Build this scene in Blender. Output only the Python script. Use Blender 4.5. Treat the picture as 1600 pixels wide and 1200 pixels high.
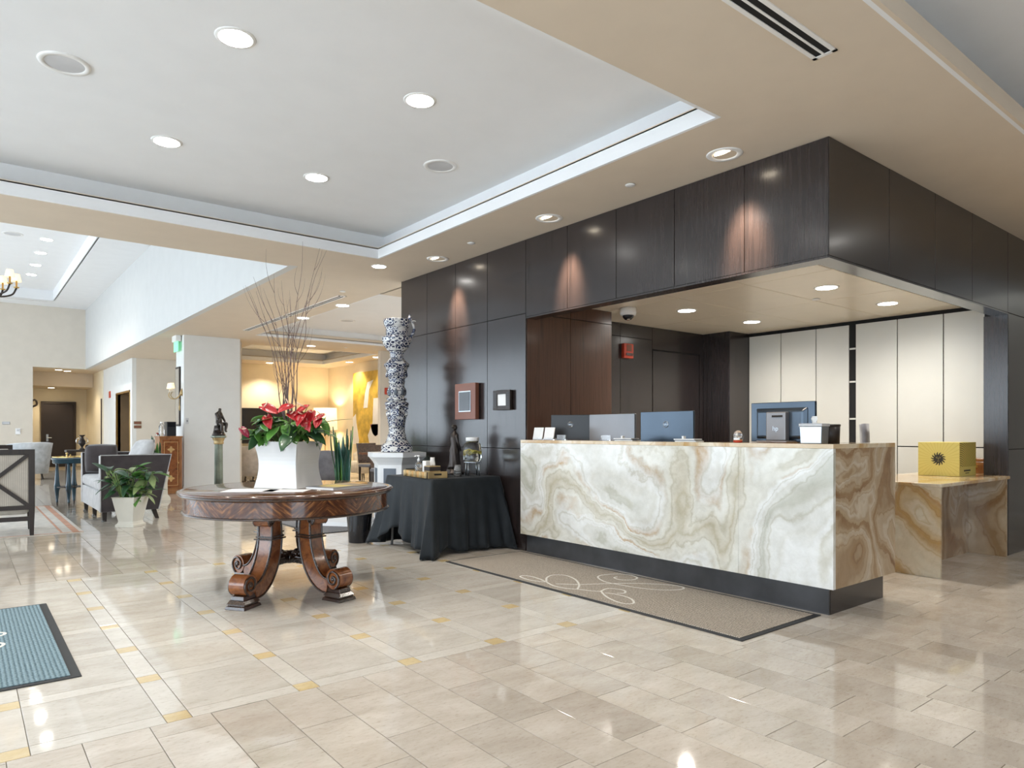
import bpy, bmesh, math, random
from mathutils import Vector, Matrix
random.seed(7)
PI = math.pi
for o in list(bpy.data.objects): bpy.data.objects.remove(o)
SC = bpy.context.scene
COL = SC.collection
# ------------------------------------------------------------------ camera
cam = bpy.data.cameras.new('camera'); camo = bpy.data.objects.new('camera', cam); COL.objects.link(camo)
camo.location = (0, 0, 1.2); camo.rotation_euler = (PI/2, 0, math.radians(-38.5))
cam.sensor_width = 36; cam.lens = 24.3; cam.shift_y = 75/1600; cam.clip_start = .05; cam.clip_end = 200
SC.camera = camo
# ------------------------------------------------------------------ world: plain overcast daylight
w = bpy.data.worlds.new('world'); SC.world = w; w.use_nodes = True
bg = w.node_tree.nodes['Background']; bg.inputs[0].default_value = (.77, .89, 1, 1); bg.inputs[1].default_value = 5.3
# ------------------------------------------------------------------ exposure
vs = SC.view_settings
vs.view_transform = 'Standard'; vs.look = 'None'; vs.gamma = 1; vs.exposure = 0.2; vs.use_curve_mapping = False
LK = 1.0   # one factor for all electric lamps

# ================================================================== materials
def new_mat(name):
    m = bpy.data.materials.new(name); m.use_nodes = True
    nt = m.node_tree
    return m, nt, nt.nodes['Principled BSDF']
def N(nt, typ, **kw):
    n = nt.nodes.new(typ)
    for k, v in kw.items():
        if k in n.inputs: n.inputs[k].default_value = v
        else: setattr(n, k, v)
    return n
def ramp(nt, src, stops, interp='LINEAR'):
    r = nt.nodes.new('ShaderNodeValToRGB'); e = r.color_ramp.elements; r.color_ramp.interpolation = interp
    while len(e) < len(stops): e.new(.5)
    for i, (p, c) in enumerate(stops):
        e[i].position = p; e[i].color = (c[0], c[1], c[2], 1)
    nt.links.new(src, r.inputs[0]); return r.outputs[0]
def mapping(nt, scale=(1, 1, 1), coord='Object', loc=(0, 0, 0), rot=(0, 0, 0)):
    tc = nt.nodes.new('ShaderNodeTexCoord'); mp = nt.nodes.new('ShaderNodeMapping')
    mp.inputs['Scale'].default_value = scale; mp.inputs['Location'].default_value = loc; mp.inputs['Rotation'].default_value = rot
    nt.links.new(tc.outputs[coord], mp.inputs[0]); return mp.outputs[0]
def geopos(nt, scale=(1, 1, 1)):
    g = nt.nodes.new('ShaderNodeNewGeometry'); mp = nt.nodes.new('ShaderNodeMapping')
    mp.inputs['Scale'].default_value = scale
    nt.links.new(g.outputs['Position'], mp.inputs[0]); return mp.outputs[0]
def bump(nt, b, h, strength=.2, dist=.01):
    bn = N(nt, 'ShaderNodeBump', Strength=strength, Distance=dist)
    nt.links.new(h, bn.inputs['Height']); nt.links.new(bn.outputs[0], b.inputs['Normal'])
M = {}
def plain(name, col, rough=.5, metal=0, var=.06, coat=0, spec=.5, emit=None, es=0, bumpy=0, bscale=60, trans=0, ior=1.45, alpha=1):
    m, nt, b = new_mat(name)
    b.inputs['Roughness'].default_value = rough; b.inputs['Metallic'].default_value = metal
    b.inputs['Coat Weight'].default_value = coat; b.inputs['Specular IOR Level'].default_value = spec
    b.inputs['Transmission Weight'].default_value = trans; b.inputs['IOR'].default_value = ior
    if emit: b.inputs['Emission Color'].default_value = (*emit, 1); b.inputs['Emission Strength'].default_value = es
    ns = N(nt, 'ShaderNodeTexNoise', Scale=4.0, Detail=4.0)
    nt.links.new(mapping(nt), ns.inputs['Vector'])
    lo = [max(0, c*(1-var)) for c in col]; hi = [min(1, c*(1+var)) for c in col]
    nt.links.new(ramp(nt, ns.outputs['Fac'], [(.3, lo), (.7, hi)]), b.inputs['Base Color'])
    if bumpy:
        n2 = N(nt, 'ShaderNodeTexNoise', Scale=float(bscale), Detail=3.0)
        nt.links.new(mapping(nt), n2.inputs['Vector']); bump(nt, b, n2.outputs['Fac'], bumpy, .01)
    M[name] = m; return m
def wood(name, c0, c1, rough=.35, scale=(45, 45, 2.2), coat=.2, world=False, fine=.08):
    m, nt, b = new_mat(name)
    v = geopos(nt, scale) if world else mapping(nt, scale)
    n1 = N(nt, 'ShaderNodeTexNoise', Scale=1.0, Detail=6.0, Roughness=.6, Distortion=.6)
    nt.links.new(v, n1.inputs['Vector'])
    nt.links.new(ramp(nt, n1.outputs['Fac'], [(.3, c0), (.55, c1), (.75, c0)]), b.inputs['Base Color'])
    b.inputs['Roughness'].default_value = rough; b.inputs['Coat Weight'].default_value = coat; b.inputs['Coat Roughness'].default_value = .15
    bump(nt, b, n1.outputs['Fac'], fine, .004)
    M[name] = m; return m
def stone_tile(name, c0, c1, c2, rough=.09, rnd=.5):
    m, nt, b = new_mat(name)
    oi = nt.nodes.new('ShaderNodeObjectInfo'); ge = nt.nodes.new('ShaderNodeNewGeometry')
    ad = N(nt, 'ShaderNodeMath', operation='ADD'); fr = N(nt, 'ShaderNodeMath', operation='FRACT')
    nt.links.new(oi.outputs['Random'], ad.inputs[0]); nt.links.new(ge.outputs['Random Per Island'], ad.inputs[1]); nt.links.new(ad.outputs[0], fr.inputs[0])
    va = nt.nodes.new('ShaderNodeCombineXYZ'); mu = N(nt, 'ShaderNodeMath', operation='MULTIPLY'); mu.inputs[1].default_value = 37.0
    nt.links.new(fr.outputs[0], mu.inputs[0]); nt.links.new(mu.outputs[0], va.inputs[2])
    av = N(nt, 'ShaderNodeVectorMath', operation='ADD')
    nt.links.new(geopos(nt, (1.3, 3.0, 1)), av.inputs[0]); nt.links.new(va.outputs[0], av.inputs[1])
    n1 = N(nt, 'ShaderNodeTexNoise', Scale=2.2, Detail=7.0, Roughness=.68, Distortion=.35); nt.links.new(av.outputs[0], n1.inputs['Vector'])
    col = ramp(nt, n1.outputs['Fac'], [(.28, c0), (.5, c1), (.72, c2)])
    n2 = N(nt, 'ShaderNodeTexNoise', Scale=26.0, Detail=5.0, Roughness=.7); nt.links.new(av.outputs[0], n2.inputs['Vector'])
    pit = ramp(nt, n2.outputs['Fac'], [(.30, (.66, .61, .55)), (.44, (.96, .95, .93)), (.6, (1, 1, 1))])
    hs = N(nt, 'ShaderNodeMix', data_type='RGBA', blend_type='MULTIPLY'); hs.inputs[0].default_value = .6
    nt.links.new(col, hs.inputs[6]); nt.links.new(pit, hs.inputs[7])
    # tile to tile tone
    tone = ramp(nt, fr.outputs[0], [(0, (1-rnd*.42, 1-rnd*.44, 1-rnd*.46)), (.5, (1-rnd*.12, 1-rnd*.13, 1-rnd*.15)), (1, (1, 1, 1))])
    h2 = N(nt, 'ShaderNodeMix', data_type='RGBA', blend_type='MULTIPLY'); h2.inputs[0].default_value = 1
    nt.links.new(hs.outputs[2], h2.inputs[6]); nt.links.new(tone, h2.inputs[7])
    nt.links.new(h2.outputs[2], b.inputs['Base Color'])
    nt.links.new(ramp(nt, n1.outputs['Fac'], [(.2, (rough,)*3), (.8, (rough*1.9,)*3)]), b.inputs['Roughness'])
    b.inputs['Specular IOR Level'].default_value = .6
    M[name] = m; return m
def onyx(name, stops, vein, line, scale=.7, stretch=(1, 1, 1), loc=(0, 0, 0), bands=3.0, fine=16.0, rough=.1):
    """layered stone: contour bands of a slow noise, fine growth lines inside them, ochre seams"""
    m, nt, b = new_mat(name)
    g = nt.nodes.new('ShaderNodeNewGeometry'); mp = nt.nodes.new('ShaderNodeMapping')
    mp.inputs['Scale'].default_value = stretch; mp.inputs['Location'].default_value = loc
    nt.links.new(g.outputs['Position'], mp.inputs[0])
    wn = N(nt, 'ShaderNodeTexNoise', Scale=5.0, Detail=4.0, Roughness=.6); nt.links.new(mp.outputs[0], wn.inputs['Vector'])
    ws = N(nt, 'ShaderNodeVectorMath', operation='SCALE'); ws.inputs['Scale'].default_value = .13; nt.links.new(wn.outputs['Color'], ws.inputs[0])
    av = N(nt, 'ShaderNodeVectorMath', operation='ADD'); nt.links.new(mp.outputs[0], av.inputs[0]); nt.links.new(ws.outputs[0], av.inputs[1]); v = av.outputs[0]
    n1 = N(nt, 'ShaderNodeTexNoise', Scale=scale, Detail=2.5, Roughness=.45, Distortion=1.1); nt.links.new(v, n1.inputs['Vector'])
    def band(k):
        mu = N(nt, 'ShaderNodeMath', operation='MULTIPLY'); mu.inputs[1].default_value = k; nt.links.new(n1.outputs['Fac'], mu.inputs[0])
        pp = N(nt, 'ShaderNodeMath', operation='PINGPONG'); pp.inputs[1].default_value = 1.0; nt.links.new(mu.outputs[0], pp.inputs[0]); return pp.outputs[0]
    base = ramp(nt, band(bands), stops)
    fl = ramp(nt, band(fine), [(0, line), (.22, (1, 1, 1)), (.6, (1, 1, 1)), (1, [.5+.5*c for c in line])])
    m1 = N(nt, 'ShaderNodeMix', data_type='RGBA', blend_type='MULTIPLY'); m1.inputs[0].default_value = .75
    nt.links.new(base, m1.inputs[6]); nt.links.new(fl, m1.inputs[7])
    vm = ramp(nt, n1.outputs['Fac'], [(.42, (0, 0, 0)), (.436, (1, 1, 1)), (.452, (0, 0, 0)), (.55, (0, 0, 0)), (.565, (1, 1, 1)), (.59, (0, 0, 0))])
    n2 = N(nt, 'ShaderNodeTexNoise', Scale=2.4, Detail=6.0, Roughness=.6); nt.links.new(v, n2.inputs['Vector'])
    vg = ramp(nt, n2.outputs['Fac'], [(.44, (0, 0, 0)), (.66, (1, 1, 1))])
    mm = N(nt, 'ShaderNodeMix', data_type='RGBA', blend_type='MULTIPLY'); mm.inputs[0].default_value = 1
    nt.links.new(vm, mm.inputs[6]); nt.links.new(vg, mm.inputs[7])
    mx = N(nt, 'ShaderNodeMix', data_type='RGBA'); nt.links.new(mm.outputs[2], mx.inputs[0])
    nt.links.new(m1.outputs[2], mx.inputs[6]); mx.inputs[7].default_value = (*vein, 1)
    n3 = N(nt, 'ShaderNodeTexNoise', Scale=11.0, Detail=7.0, Roughness=.68); nt.links.new(v, n3.inputs['Vector'])
    cl = ramp(nt, n3.outputs['Fac'], [(.3, (.80, .79, .76)), (.62, (1, 1, 1))])
    mo = N(nt, 'ShaderNodeMix', data_type='RGBA', blend_type='MULTIPLY'); mo.inputs[0].default_value = .8
    nt.links.new(mx.outputs[2], mo.inputs[6]); nt.links.new(cl, mo.inputs[7])
    nt.links.new(mo.outputs[2], b.inputs['Base Color']); b.inputs['Roughness'].default_value = rough
    M[name] = m; return m
def fabric(name, c, rough=.85, sheen=.4, weave=220, stripes=None):
    m, nt, b = new_mat(name)
    n1 = N(nt, 'ShaderNodeTexNoise', Scale=9.0, Detail=5.0); nt.links.new(mapping(nt), n1.inputs['Vector'])
    col = ramp(nt, n1.outputs['Fac'], [(.3, [x*.82 for x in c]), (.7, [min(1, x*1.15) for x in c])])
    if stripes:
        wv = N(nt, 'ShaderNodeTexWave', Scale=stripes[1], bands_direction='X'); nt.links.new(mapping(nt), wv.inputs['Vector'])
        mx = N(nt, 'ShaderNodeMix', data_type='RGBA'); nt.links.new(wv.outputs['Fac'], mx.inputs[0])
        nt.links.new(col, mx.inputs[6]); mx.inputs[7].default_value = (*stripes[0], 1); col = mx.outputs[2]
    nt.links.new(col, b.inputs['Base Color'])
    b.inputs['Roughness'].default_value = rough; b.inputs['Sheen Weight'].default_value = sheen; b.inputs['Specular IOR Level'].default_value = .2
    n2 = N(nt, 'ShaderNodeTexNoise', Scale=float(weave), Detail=2.0); nt.links.new(mapping(nt), n2.inputs['Vector'])
    bump(nt, b, n2.outputs['Fac'], .15, .003)
    M[name] = m; return m
def ribbed(name, c0, c1, scale, rough=.9):
    m, nt, b = new_mat(name)
    v = geopos(nt)
    w1 = N(nt, 'ShaderNodeTexWave', Scale=scale, bands_direction='X', Distortion=.4); w2 = N(nt, 'ShaderNodeTexWave', Scale=scale, bands_direction='Y', Distortion=.4)
    nt.links.new(v, w1.inputs['Vector']); nt.links.new(v, w2.inputs['Vector'])
    mu = N(nt, 'ShaderNodeMath', operation='MULTIPLY'); nt.links.new(w1.outputs['Fac'], mu.inputs[0]); nt.links.new(w2.outputs['Fac'], mu.inputs[1])
    ns = N(nt, 'ShaderNodeTexNoise', Scale=90.0, Detail=4.0); nt.links.new(v, ns.inputs['Vector'])
    ad = N(nt, 'ShaderNodeMath', operation='ADD'); nt.links.new(mu.outputs[0], ad.inputs[0]); nt.links.new(ns.outputs['Fac'], ad.inputs[1])
    nt.links.new(ramp(nt, ad.outputs[0], [(.4, c0), (1.0, c1)]), b.inputs['Base Color'])
    b.inputs['Roughness'].default_value = rough; b.inputs['Specular IOR Level'].default_value = .2
    bump(nt, b, ad.outputs[0], .5, .006)
    M[name] = m; return m
def delft(name, n_ang, n_z, thr=.36):
    """white glaze painted with blue ornament that follows the turned shape"""
    m, nt, b = new_mat(name)
    tc = nt.nodes.new('ShaderNodeTexCoord'); sp = nt.nodes.new('ShaderNodeSeparateXYZ'); nt.links.new(tc.outputs['Object'], sp.inputs[0])
    at = N(nt, 'ShaderNodeMath', operation='ARCTAN2'); nt.links.new(sp.outputs['Y'], at.inputs[0]); nt.links.new(sp.outputs['X'], at.inputs[1])
    ma = N(nt, 'ShaderNodeMath', operation='MULTIPLY'); ma.inputs[1].default_value = n_ang/(2*PI); nt.links.new(at.outputs[0], ma.inputs[0])
    mz = N(nt, 'ShaderNodeMath', operation='MULTIPLY'); mz.inputs[1].default_value = n_z; nt.links.new(sp.outputs['Z'], mz.inputs[0])
    cb = nt.nodes.new('ShaderNodeCombineXYZ'); nt.links.new(ma.outputs[0], cb.inputs[0]); nt.links.new(mz.outputs[0], cb.inputs[1])
    vo = N(nt, 'ShaderNodeTexVoronoi', Scale=1.0, voronoi_dimensions='2D', Randomness=.35); nt.links.new(cb.outputs[0], vo.inputs['Vector'])
    a = ramp(nt, vo.outputs['Distance'], [(.0, (.008, .014, .045)), (.26, (.018, .03, .085)), (.30, (.78, .78, .76)), (thr+.06, (.80, .80, .78)), (thr+.10, (.02, .03, .08)), (thr+.30, (.04, .055, .12)), (thr+.34, (.6, .6, .62))])
    wv = N(nt, 'ShaderNodeTexWave', Scale=n_z*.32, bands_direction='Z', Distortion=1.5, Detail=2.0); nt.links.new(tc.outputs['Object'], wv.inputs['Vector'])
    bnd = ramp(nt, wv.outputs['Fac'], [(.0, (.30, .35, .48)), (.12, (1, 1, 1))])
    mx = N(nt, 'ShaderNodeMix', data_type='RGBA', blend_type='MULTIPLY'); mx.inputs[0].default_value = .9
    nt.links.new(a, mx.inputs[6]); nt.links.new(bnd, mx.inputs[7])
    nz = N(nt, 'ShaderNodeTexNoise', Scale=1.0, Detail=3.0, noise_dimensions='3D'); nt.links.new(mapping(nt, (11, 11, 26)), nz.inputs['Vector'])
    wm = ramp(nt, nz.outputs['Fac'], [(.52, (0, 0, 0)), (.60, (.9, .9, .9))])
    mw = N(nt, 'ShaderNodeMix', data_type='RGBA'); nt.links.new(wm, mw.inputs[0]); nt.links.new(mx.outputs[2], mw.inputs[6]); mw.inputs[7].default_value = (.70, .70, .69, 1)
    nt.links.new(mw.outputs[2], b.inputs['Base Color'])
    b.inputs['Roughness'].default_value = .22; b.inputs['Coat Weight'].default_value = .4
    bump(nt, b, vo.outputs['Distance'], .5, .01)
    M[name] = m; return m

plain('white_paint', (.74, .75, .76), .75, var=.02)
plain('tray_paint', (.80, .805, .81), .8, var=.015)
plain('soffit_paint', (.66, .565, .45), .75, var=.02)
plain('wall_paint', (.66, .60, .515), .8, var=.025)
plain('wall_pale', (.72, .72, .70), .7, var=.025)
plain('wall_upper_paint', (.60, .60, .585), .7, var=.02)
plain('wall_gold', (.76, .68, .52), .8, var=.03)
plain('trim_white', (.8, .79, .77), .4, var=.02)
wood('dark_wood', (.011, .0085, .0085), (.029, .021, .020), .25, (38, 38, 1.6), .35, True)
wood('brown_wood', (.045, .019, .012), (.085, .038, .022), .32, (38, 38, 1.6), .25, True)
plain('black_gap', (.008, .008, .008), .8)
stone_tile('tile', (.50, .44, .37), (.59, .53, .46), (.67, .62, .555), .038, .42)
stone_tile('inlay', (.52, .475, .41), (.605, .565, .505), (.68, .645, .59), .035, .26)
stone_tile('strip', (.58, .54, .475), (.64, .60, .54), (.69, .66, .60), .05, .12)
stone_tile('gold_tile', (.58, .44, .22), (.66, .52, .29), (.72, .60, .38), .06, .35)
plain('grout', (.22, .19, .15), .8)
onyx('onyx_front', [(0, (.50, .49, .42)), (.3, (.70, .69, .65)), (.5, (.74, .735, .71)), (.75, (.69, .67, .60)), (1, (.55, .50, .39))], (.42, .25, .09), (.74, .71, .62), .62, (1, 1, 1.1), (3.1, .4, .7), 6.0, 34.0)
onyx('onyx_brown', [(0, (.32, .20, .10)), (.3, (.48, .36, .23)), (.55, (.58, .48, .36)), (.8, (.46, .34, .21)), (1, (.33, .21, .11))], (.20, .09, .03), (.66, .56, .46), .95, (1, 1, .7), (1.3, 2, 5), 7.0, 36.0)
onyx('onyx_gold', [(0, (.50, .31, .12)), (.3, (.66, .53, .36)), (.55, (.72, .64, .50)), (.8, (.64, .50, .32)), (1, (.50, .32, .14))], (.42, .20, .05), (.80, .70, .55), 1.0, (1, 1, .9), (7, 1, 2), 5.0, 26.0)
plain('kick_wood', (.045, .045, .048), .3, var=.4, coat=.2)
plain('panel_cream', (.60, .595, .55), .35, var=.015)
plain('metal_panel', (.82, .74, .61), .3, metal=.1, var=.02)
plain('black_plastic', (.012, .012, .014), .3)
plain('grey_plastic', (.16, .165, .175), .3, metal=.4)
plain('sky_tint_plastic', (.055, .075, .10), .22, metal=.55)  # blue of reflected daylight put into the base colour
plain('silver', (.42, .45, .48), .3, metal=1)
plain('chrome', (.75, .75, .75), .12, metal=1)
plain('white_plastic', (.8, .8, .8), .4)
plain('paper', (.82, .81, .79), .7)
plain('red_plastic', (.52, .06, .03), .35)
plain('brass', (.62, .42, .16), .28, metal=1)
plain('bronze', (.055, .045, .04), .32, metal=.7, var=.4)
plain('verdigris', (.17, .19, .15), .4, metal=.4, var=.5)
plain('gold_leaf', (.42, .30, .14), .4, metal=.5, var=.35)
plain('glass', (.95, .97, .97), .03, trans=1, var=0, ior=1.3)
plain('water', (.95, .97, .95), .02, trans=1, var=0, ior=1.33)
plain('lemon', (.85, .72, .16), .45)
plain('planter_white', (.68, .67, .66), .3, var=.02, coat=.3)
plain('planter_cream', (.66, .62, .53), .5, var=.05)
plain('soil', (.04, .028, .02), .95, bumpy=.8)
plain('leaf_green', (.10, .25, .045), .3, var=.45, coat=.2)
plain('leaf_dark', (.028, .085, .03), .3, var=.45, coat=.2)
plain('leaf_blue', (.035, .115, .085), .35, var=.5)
plain('leaf_pale', (.30, .38, .15), .35, var=.4)
plain('stem_green', (.22, .33, .10), .5)
plain('spathe_red', (.36, .008, .012), .3, var=.25, coat=.1)
plain('spathe_dark', (.22, .012, .04), .3, var=.3)
plain('spadix', (.72, .50, .38), .5)
plain('husk', (.52, .40, .22), .7, var=.3)
plain('twig', (.13, .09, .085), .7, var=.4)
wood('mahogany', (.07, .025, .012), (.17, .062, .024), .22, (9, 9, 40), .6)
wood('burl', (.10, .028, .011), (.27, .09, .028), .2, (14, 14, 14), .5)
wood('dark_mahogany', (.022, .011, .008), (.05, .024, .014), .22, (20, 20, 20), .6)
wood('table_top_wood', (.045, .018, .010), (.095, .038, .018), .07, (3, 26, 26), .6, fine=.01)
wood('cabinet_wood', (.17, .06, .018), (.34, .14, .045), .3, (12, 12, 3), .4)
plain('inlay_wood', (.55, .34, .13), .35, var=.2)
wood('espresso', (.014, .010, .008), (.030, .019, .014), .5, (30, 30, 3), .05)
fabric('black_cloth', (.015, .019, .023), .55, .06, 300)
fabric('sofa_velvet', (.060, .048, .048), .8, .35, 160)
fabric('sofa_pale', (.50, .48, .47), .8, .4, 160)
fabric('chair_stripe', (.55, .50, .43), .8, .2, 200, ((.44, .39, .33), 16.0))
fabric('chair_cream', (.66, .60, .50), .8, .2)
fabric('chair_grey', (.42, .44, .46), .85, .3, 30)
fabric('lounge_grey', (.13, .13, .145), .85, .3)
fabric('shade_cloth', (.82, .77, .68), .8, .1)
fabric('rug_cream', (.58, .52, .44), .95, .2, 120)
fabric('rug_rust', (.52, .22, .10), .95, .2, 120)
ribbed('mat_brown', (.13, .115, .10), (.62, .54, .45), 20.0)
ribbed('mat_blue', (.07, .115, .14), (.27, .375, .42), 15.0)
plain('mat_edge', (.035, .037, .04), .7)
plain('mat_line', (.74, .72, .67), .8)
ribbed('mat_grey', (.10, .10, .11), (.28, .28, .29), 8.0)
delft('delft_a', 13, 19); delft('delft_b', 10, 22, .30); delft('delft_c', 14, 22, .36)
plain('plinth_white', (.78, .79, .80), .35, var=.02)
plain('plinth_blue', (.12, .14, .17), .5, var=.15)
plain('teal_paint', (.014, .05, .075), .22, coat=.4, var=.3)
plain('frame_brown', (.20, .075, .045), .4)
plain('screen_black', (.012, .013, .016), .12)
plain('grille_grey', (.55, .55, .56), .6, var=.1)
plain('lens_white', (1, 1, 1), .5, emit=(1, .97, .92), es=28)
plain('lens_warm', (1, 1, 1), .5, emit=(1, .86, .66), es=14)
plain('shade_glow', (.9, .8, .62), .7, emit=(1, .78, .48), es=.7)
plain('exit_green', (.25, .75, .45), .4, emit=(.3, .95, .55), es=.5)
plain('box_yellow', (.60, .50, .14), .45)
plain('ink', (.03, .028, .02), .6)
plain('clear_acrylic', (.95, .96, .97), .05, trans=.9, var=0)
plain('door_dark', (.028, .020, .018), .4)
plain('elevator_brown', (.24, .17, .10), .3, metal=.4)
plain('paint_gold', (.60, .40, .06), .55, var=.35)
plain('paint_white', (.78, .76, .74), .6)
plain('paint_plum', (.24, .09, .12), .6, var=.4)

def box_print():
    m, nt, b = new_mat('box_rays')
    tc = nt.nodes.new('ShaderNodeTexCoord'); sp = nt.nodes.new('ShaderNodeSeparateXYZ'); nt.links.new(tc.outputs['Object'], sp.inputs[0])
    sb = N(nt, 'ShaderNodeMath', operation='SUBTRACT'); sb.inputs[1].default_value = .16; nt.links.new(sp.outputs['Z'], sb.inputs[0])
    at = N(nt, 'ShaderNodeMath', operation='ARCTAN2'); nt.links.new(sb.outputs[0], at.inputs[0]); nt.links.new(sp.outputs['Y'], at.inputs[1])
    mu = N(nt, 'ShaderNodeMath', operation='MULTIPLY'); mu.inputs[1].default_value = 34.0; nt.links.new(at.outputs[0], mu.inputs[0])
    sn = N(nt, 'ShaderNodeMath', operation='SINE'); nt.links.new(mu.outputs[0], sn.inputs[0])
    nt.links.new(ramp(nt, sn.outputs[0], [(.0, (.60, .50, .14)), (.6, (.60, .50, .14)), (1, (.53, .43, .105))]), b.inputs['Base Color'])
    b.inputs['Roughness'].default_value = .45; M['box_rays'] = m
    m, nt, b = new_mat('box_rings')
    wv = N(nt, 'ShaderNodeTexWave', wave_type='RINGS', rings_direction='SPHERICAL', Scale=16.0); nt.links.new(mapping(nt, (1, 1, 1), 'Object', (.0, .1, .1)), wv.inputs['Vector'])
    nt.links.new(ramp(nt, wv.outputs['Fac'], [(.4, (.62, .50, .09)), (.55, (.24, .17, .03))]), b.inputs['Base Color'])
    b.inputs['Roughness'].default_value = .45; M['box_rings'] = m
box_print()
def herring():
    m, nt, b = new_mat('apron_veneer')
    tc = nt.nodes.new('ShaderNodeTexCoord'); sp = nt.nodes.new('ShaderNodeSeparateXYZ'); nt.links.new(tc.outputs['Object'], sp.inputs[0])
    at = N(nt, 'ShaderNodeMath', operation='ARCTAN2'); nt.links.new(sp.outputs['Y'], at.inputs[0]); nt.links.new(sp.outputs['X'], at.inputs[1])
    ma = N(nt, 'ShaderNodeMath', operation='MULTIPLY'); ma.inputs[1].default_value = 1.1; nt.links.new(at.outputs[0], ma.inputs[0])
    pp = N(nt, 'ShaderNodeMath', operation='PINGPONG'); pp.inputs[1].default_value = .35; nt.links.new(ma.outputs[0], pp.inputs[0])
    mz = N(nt, 'ShaderNodeMath', operation='MULTIPLY'); mz.inputs[1].default_value = 1.9; nt.links.new(sp.outputs['Z'], mz.inputs[0])
    su = N(nt, 'ShaderNodeMath', operation='SUBTRACT'); nt.links.new(pp.outputs[0], su.inputs[0]); nt.links.new(mz.outputs[0], su.inputs[1])
    cb = nt.nodes.new('ShaderNodeCombineXYZ'); nt.links.new(su.outputs[0], cb.inputs[0])
    my = N(nt, 'ShaderNodeMath', operation='MULTIPLY'); my.inputs[1].default_value = .35; nt.links.new(at.outputs[0], my.inputs[0]); nt.links.new(my.outputs[0], cb.inputs[1])
    ns = N(nt, 'ShaderNodeTexNoise', Scale=24.0, Detail=6.0, Roughness=.55); nt.links.new(cb.outputs[0], ns.inputs['Vector'])
    nt.links.new(ramp(nt, ns.outputs['Fac'], [(.34, (.040, .012, .006)), (.52, (.11, .036, .013)), (.70, (.36, .145, .042))]), b.inputs['Base Color'])
    b.inputs['Roughness'].default_value = .2; b.inputs['Coat Weight'].default_value = .35; M['apron_veneer'] = m
herring()

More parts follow.
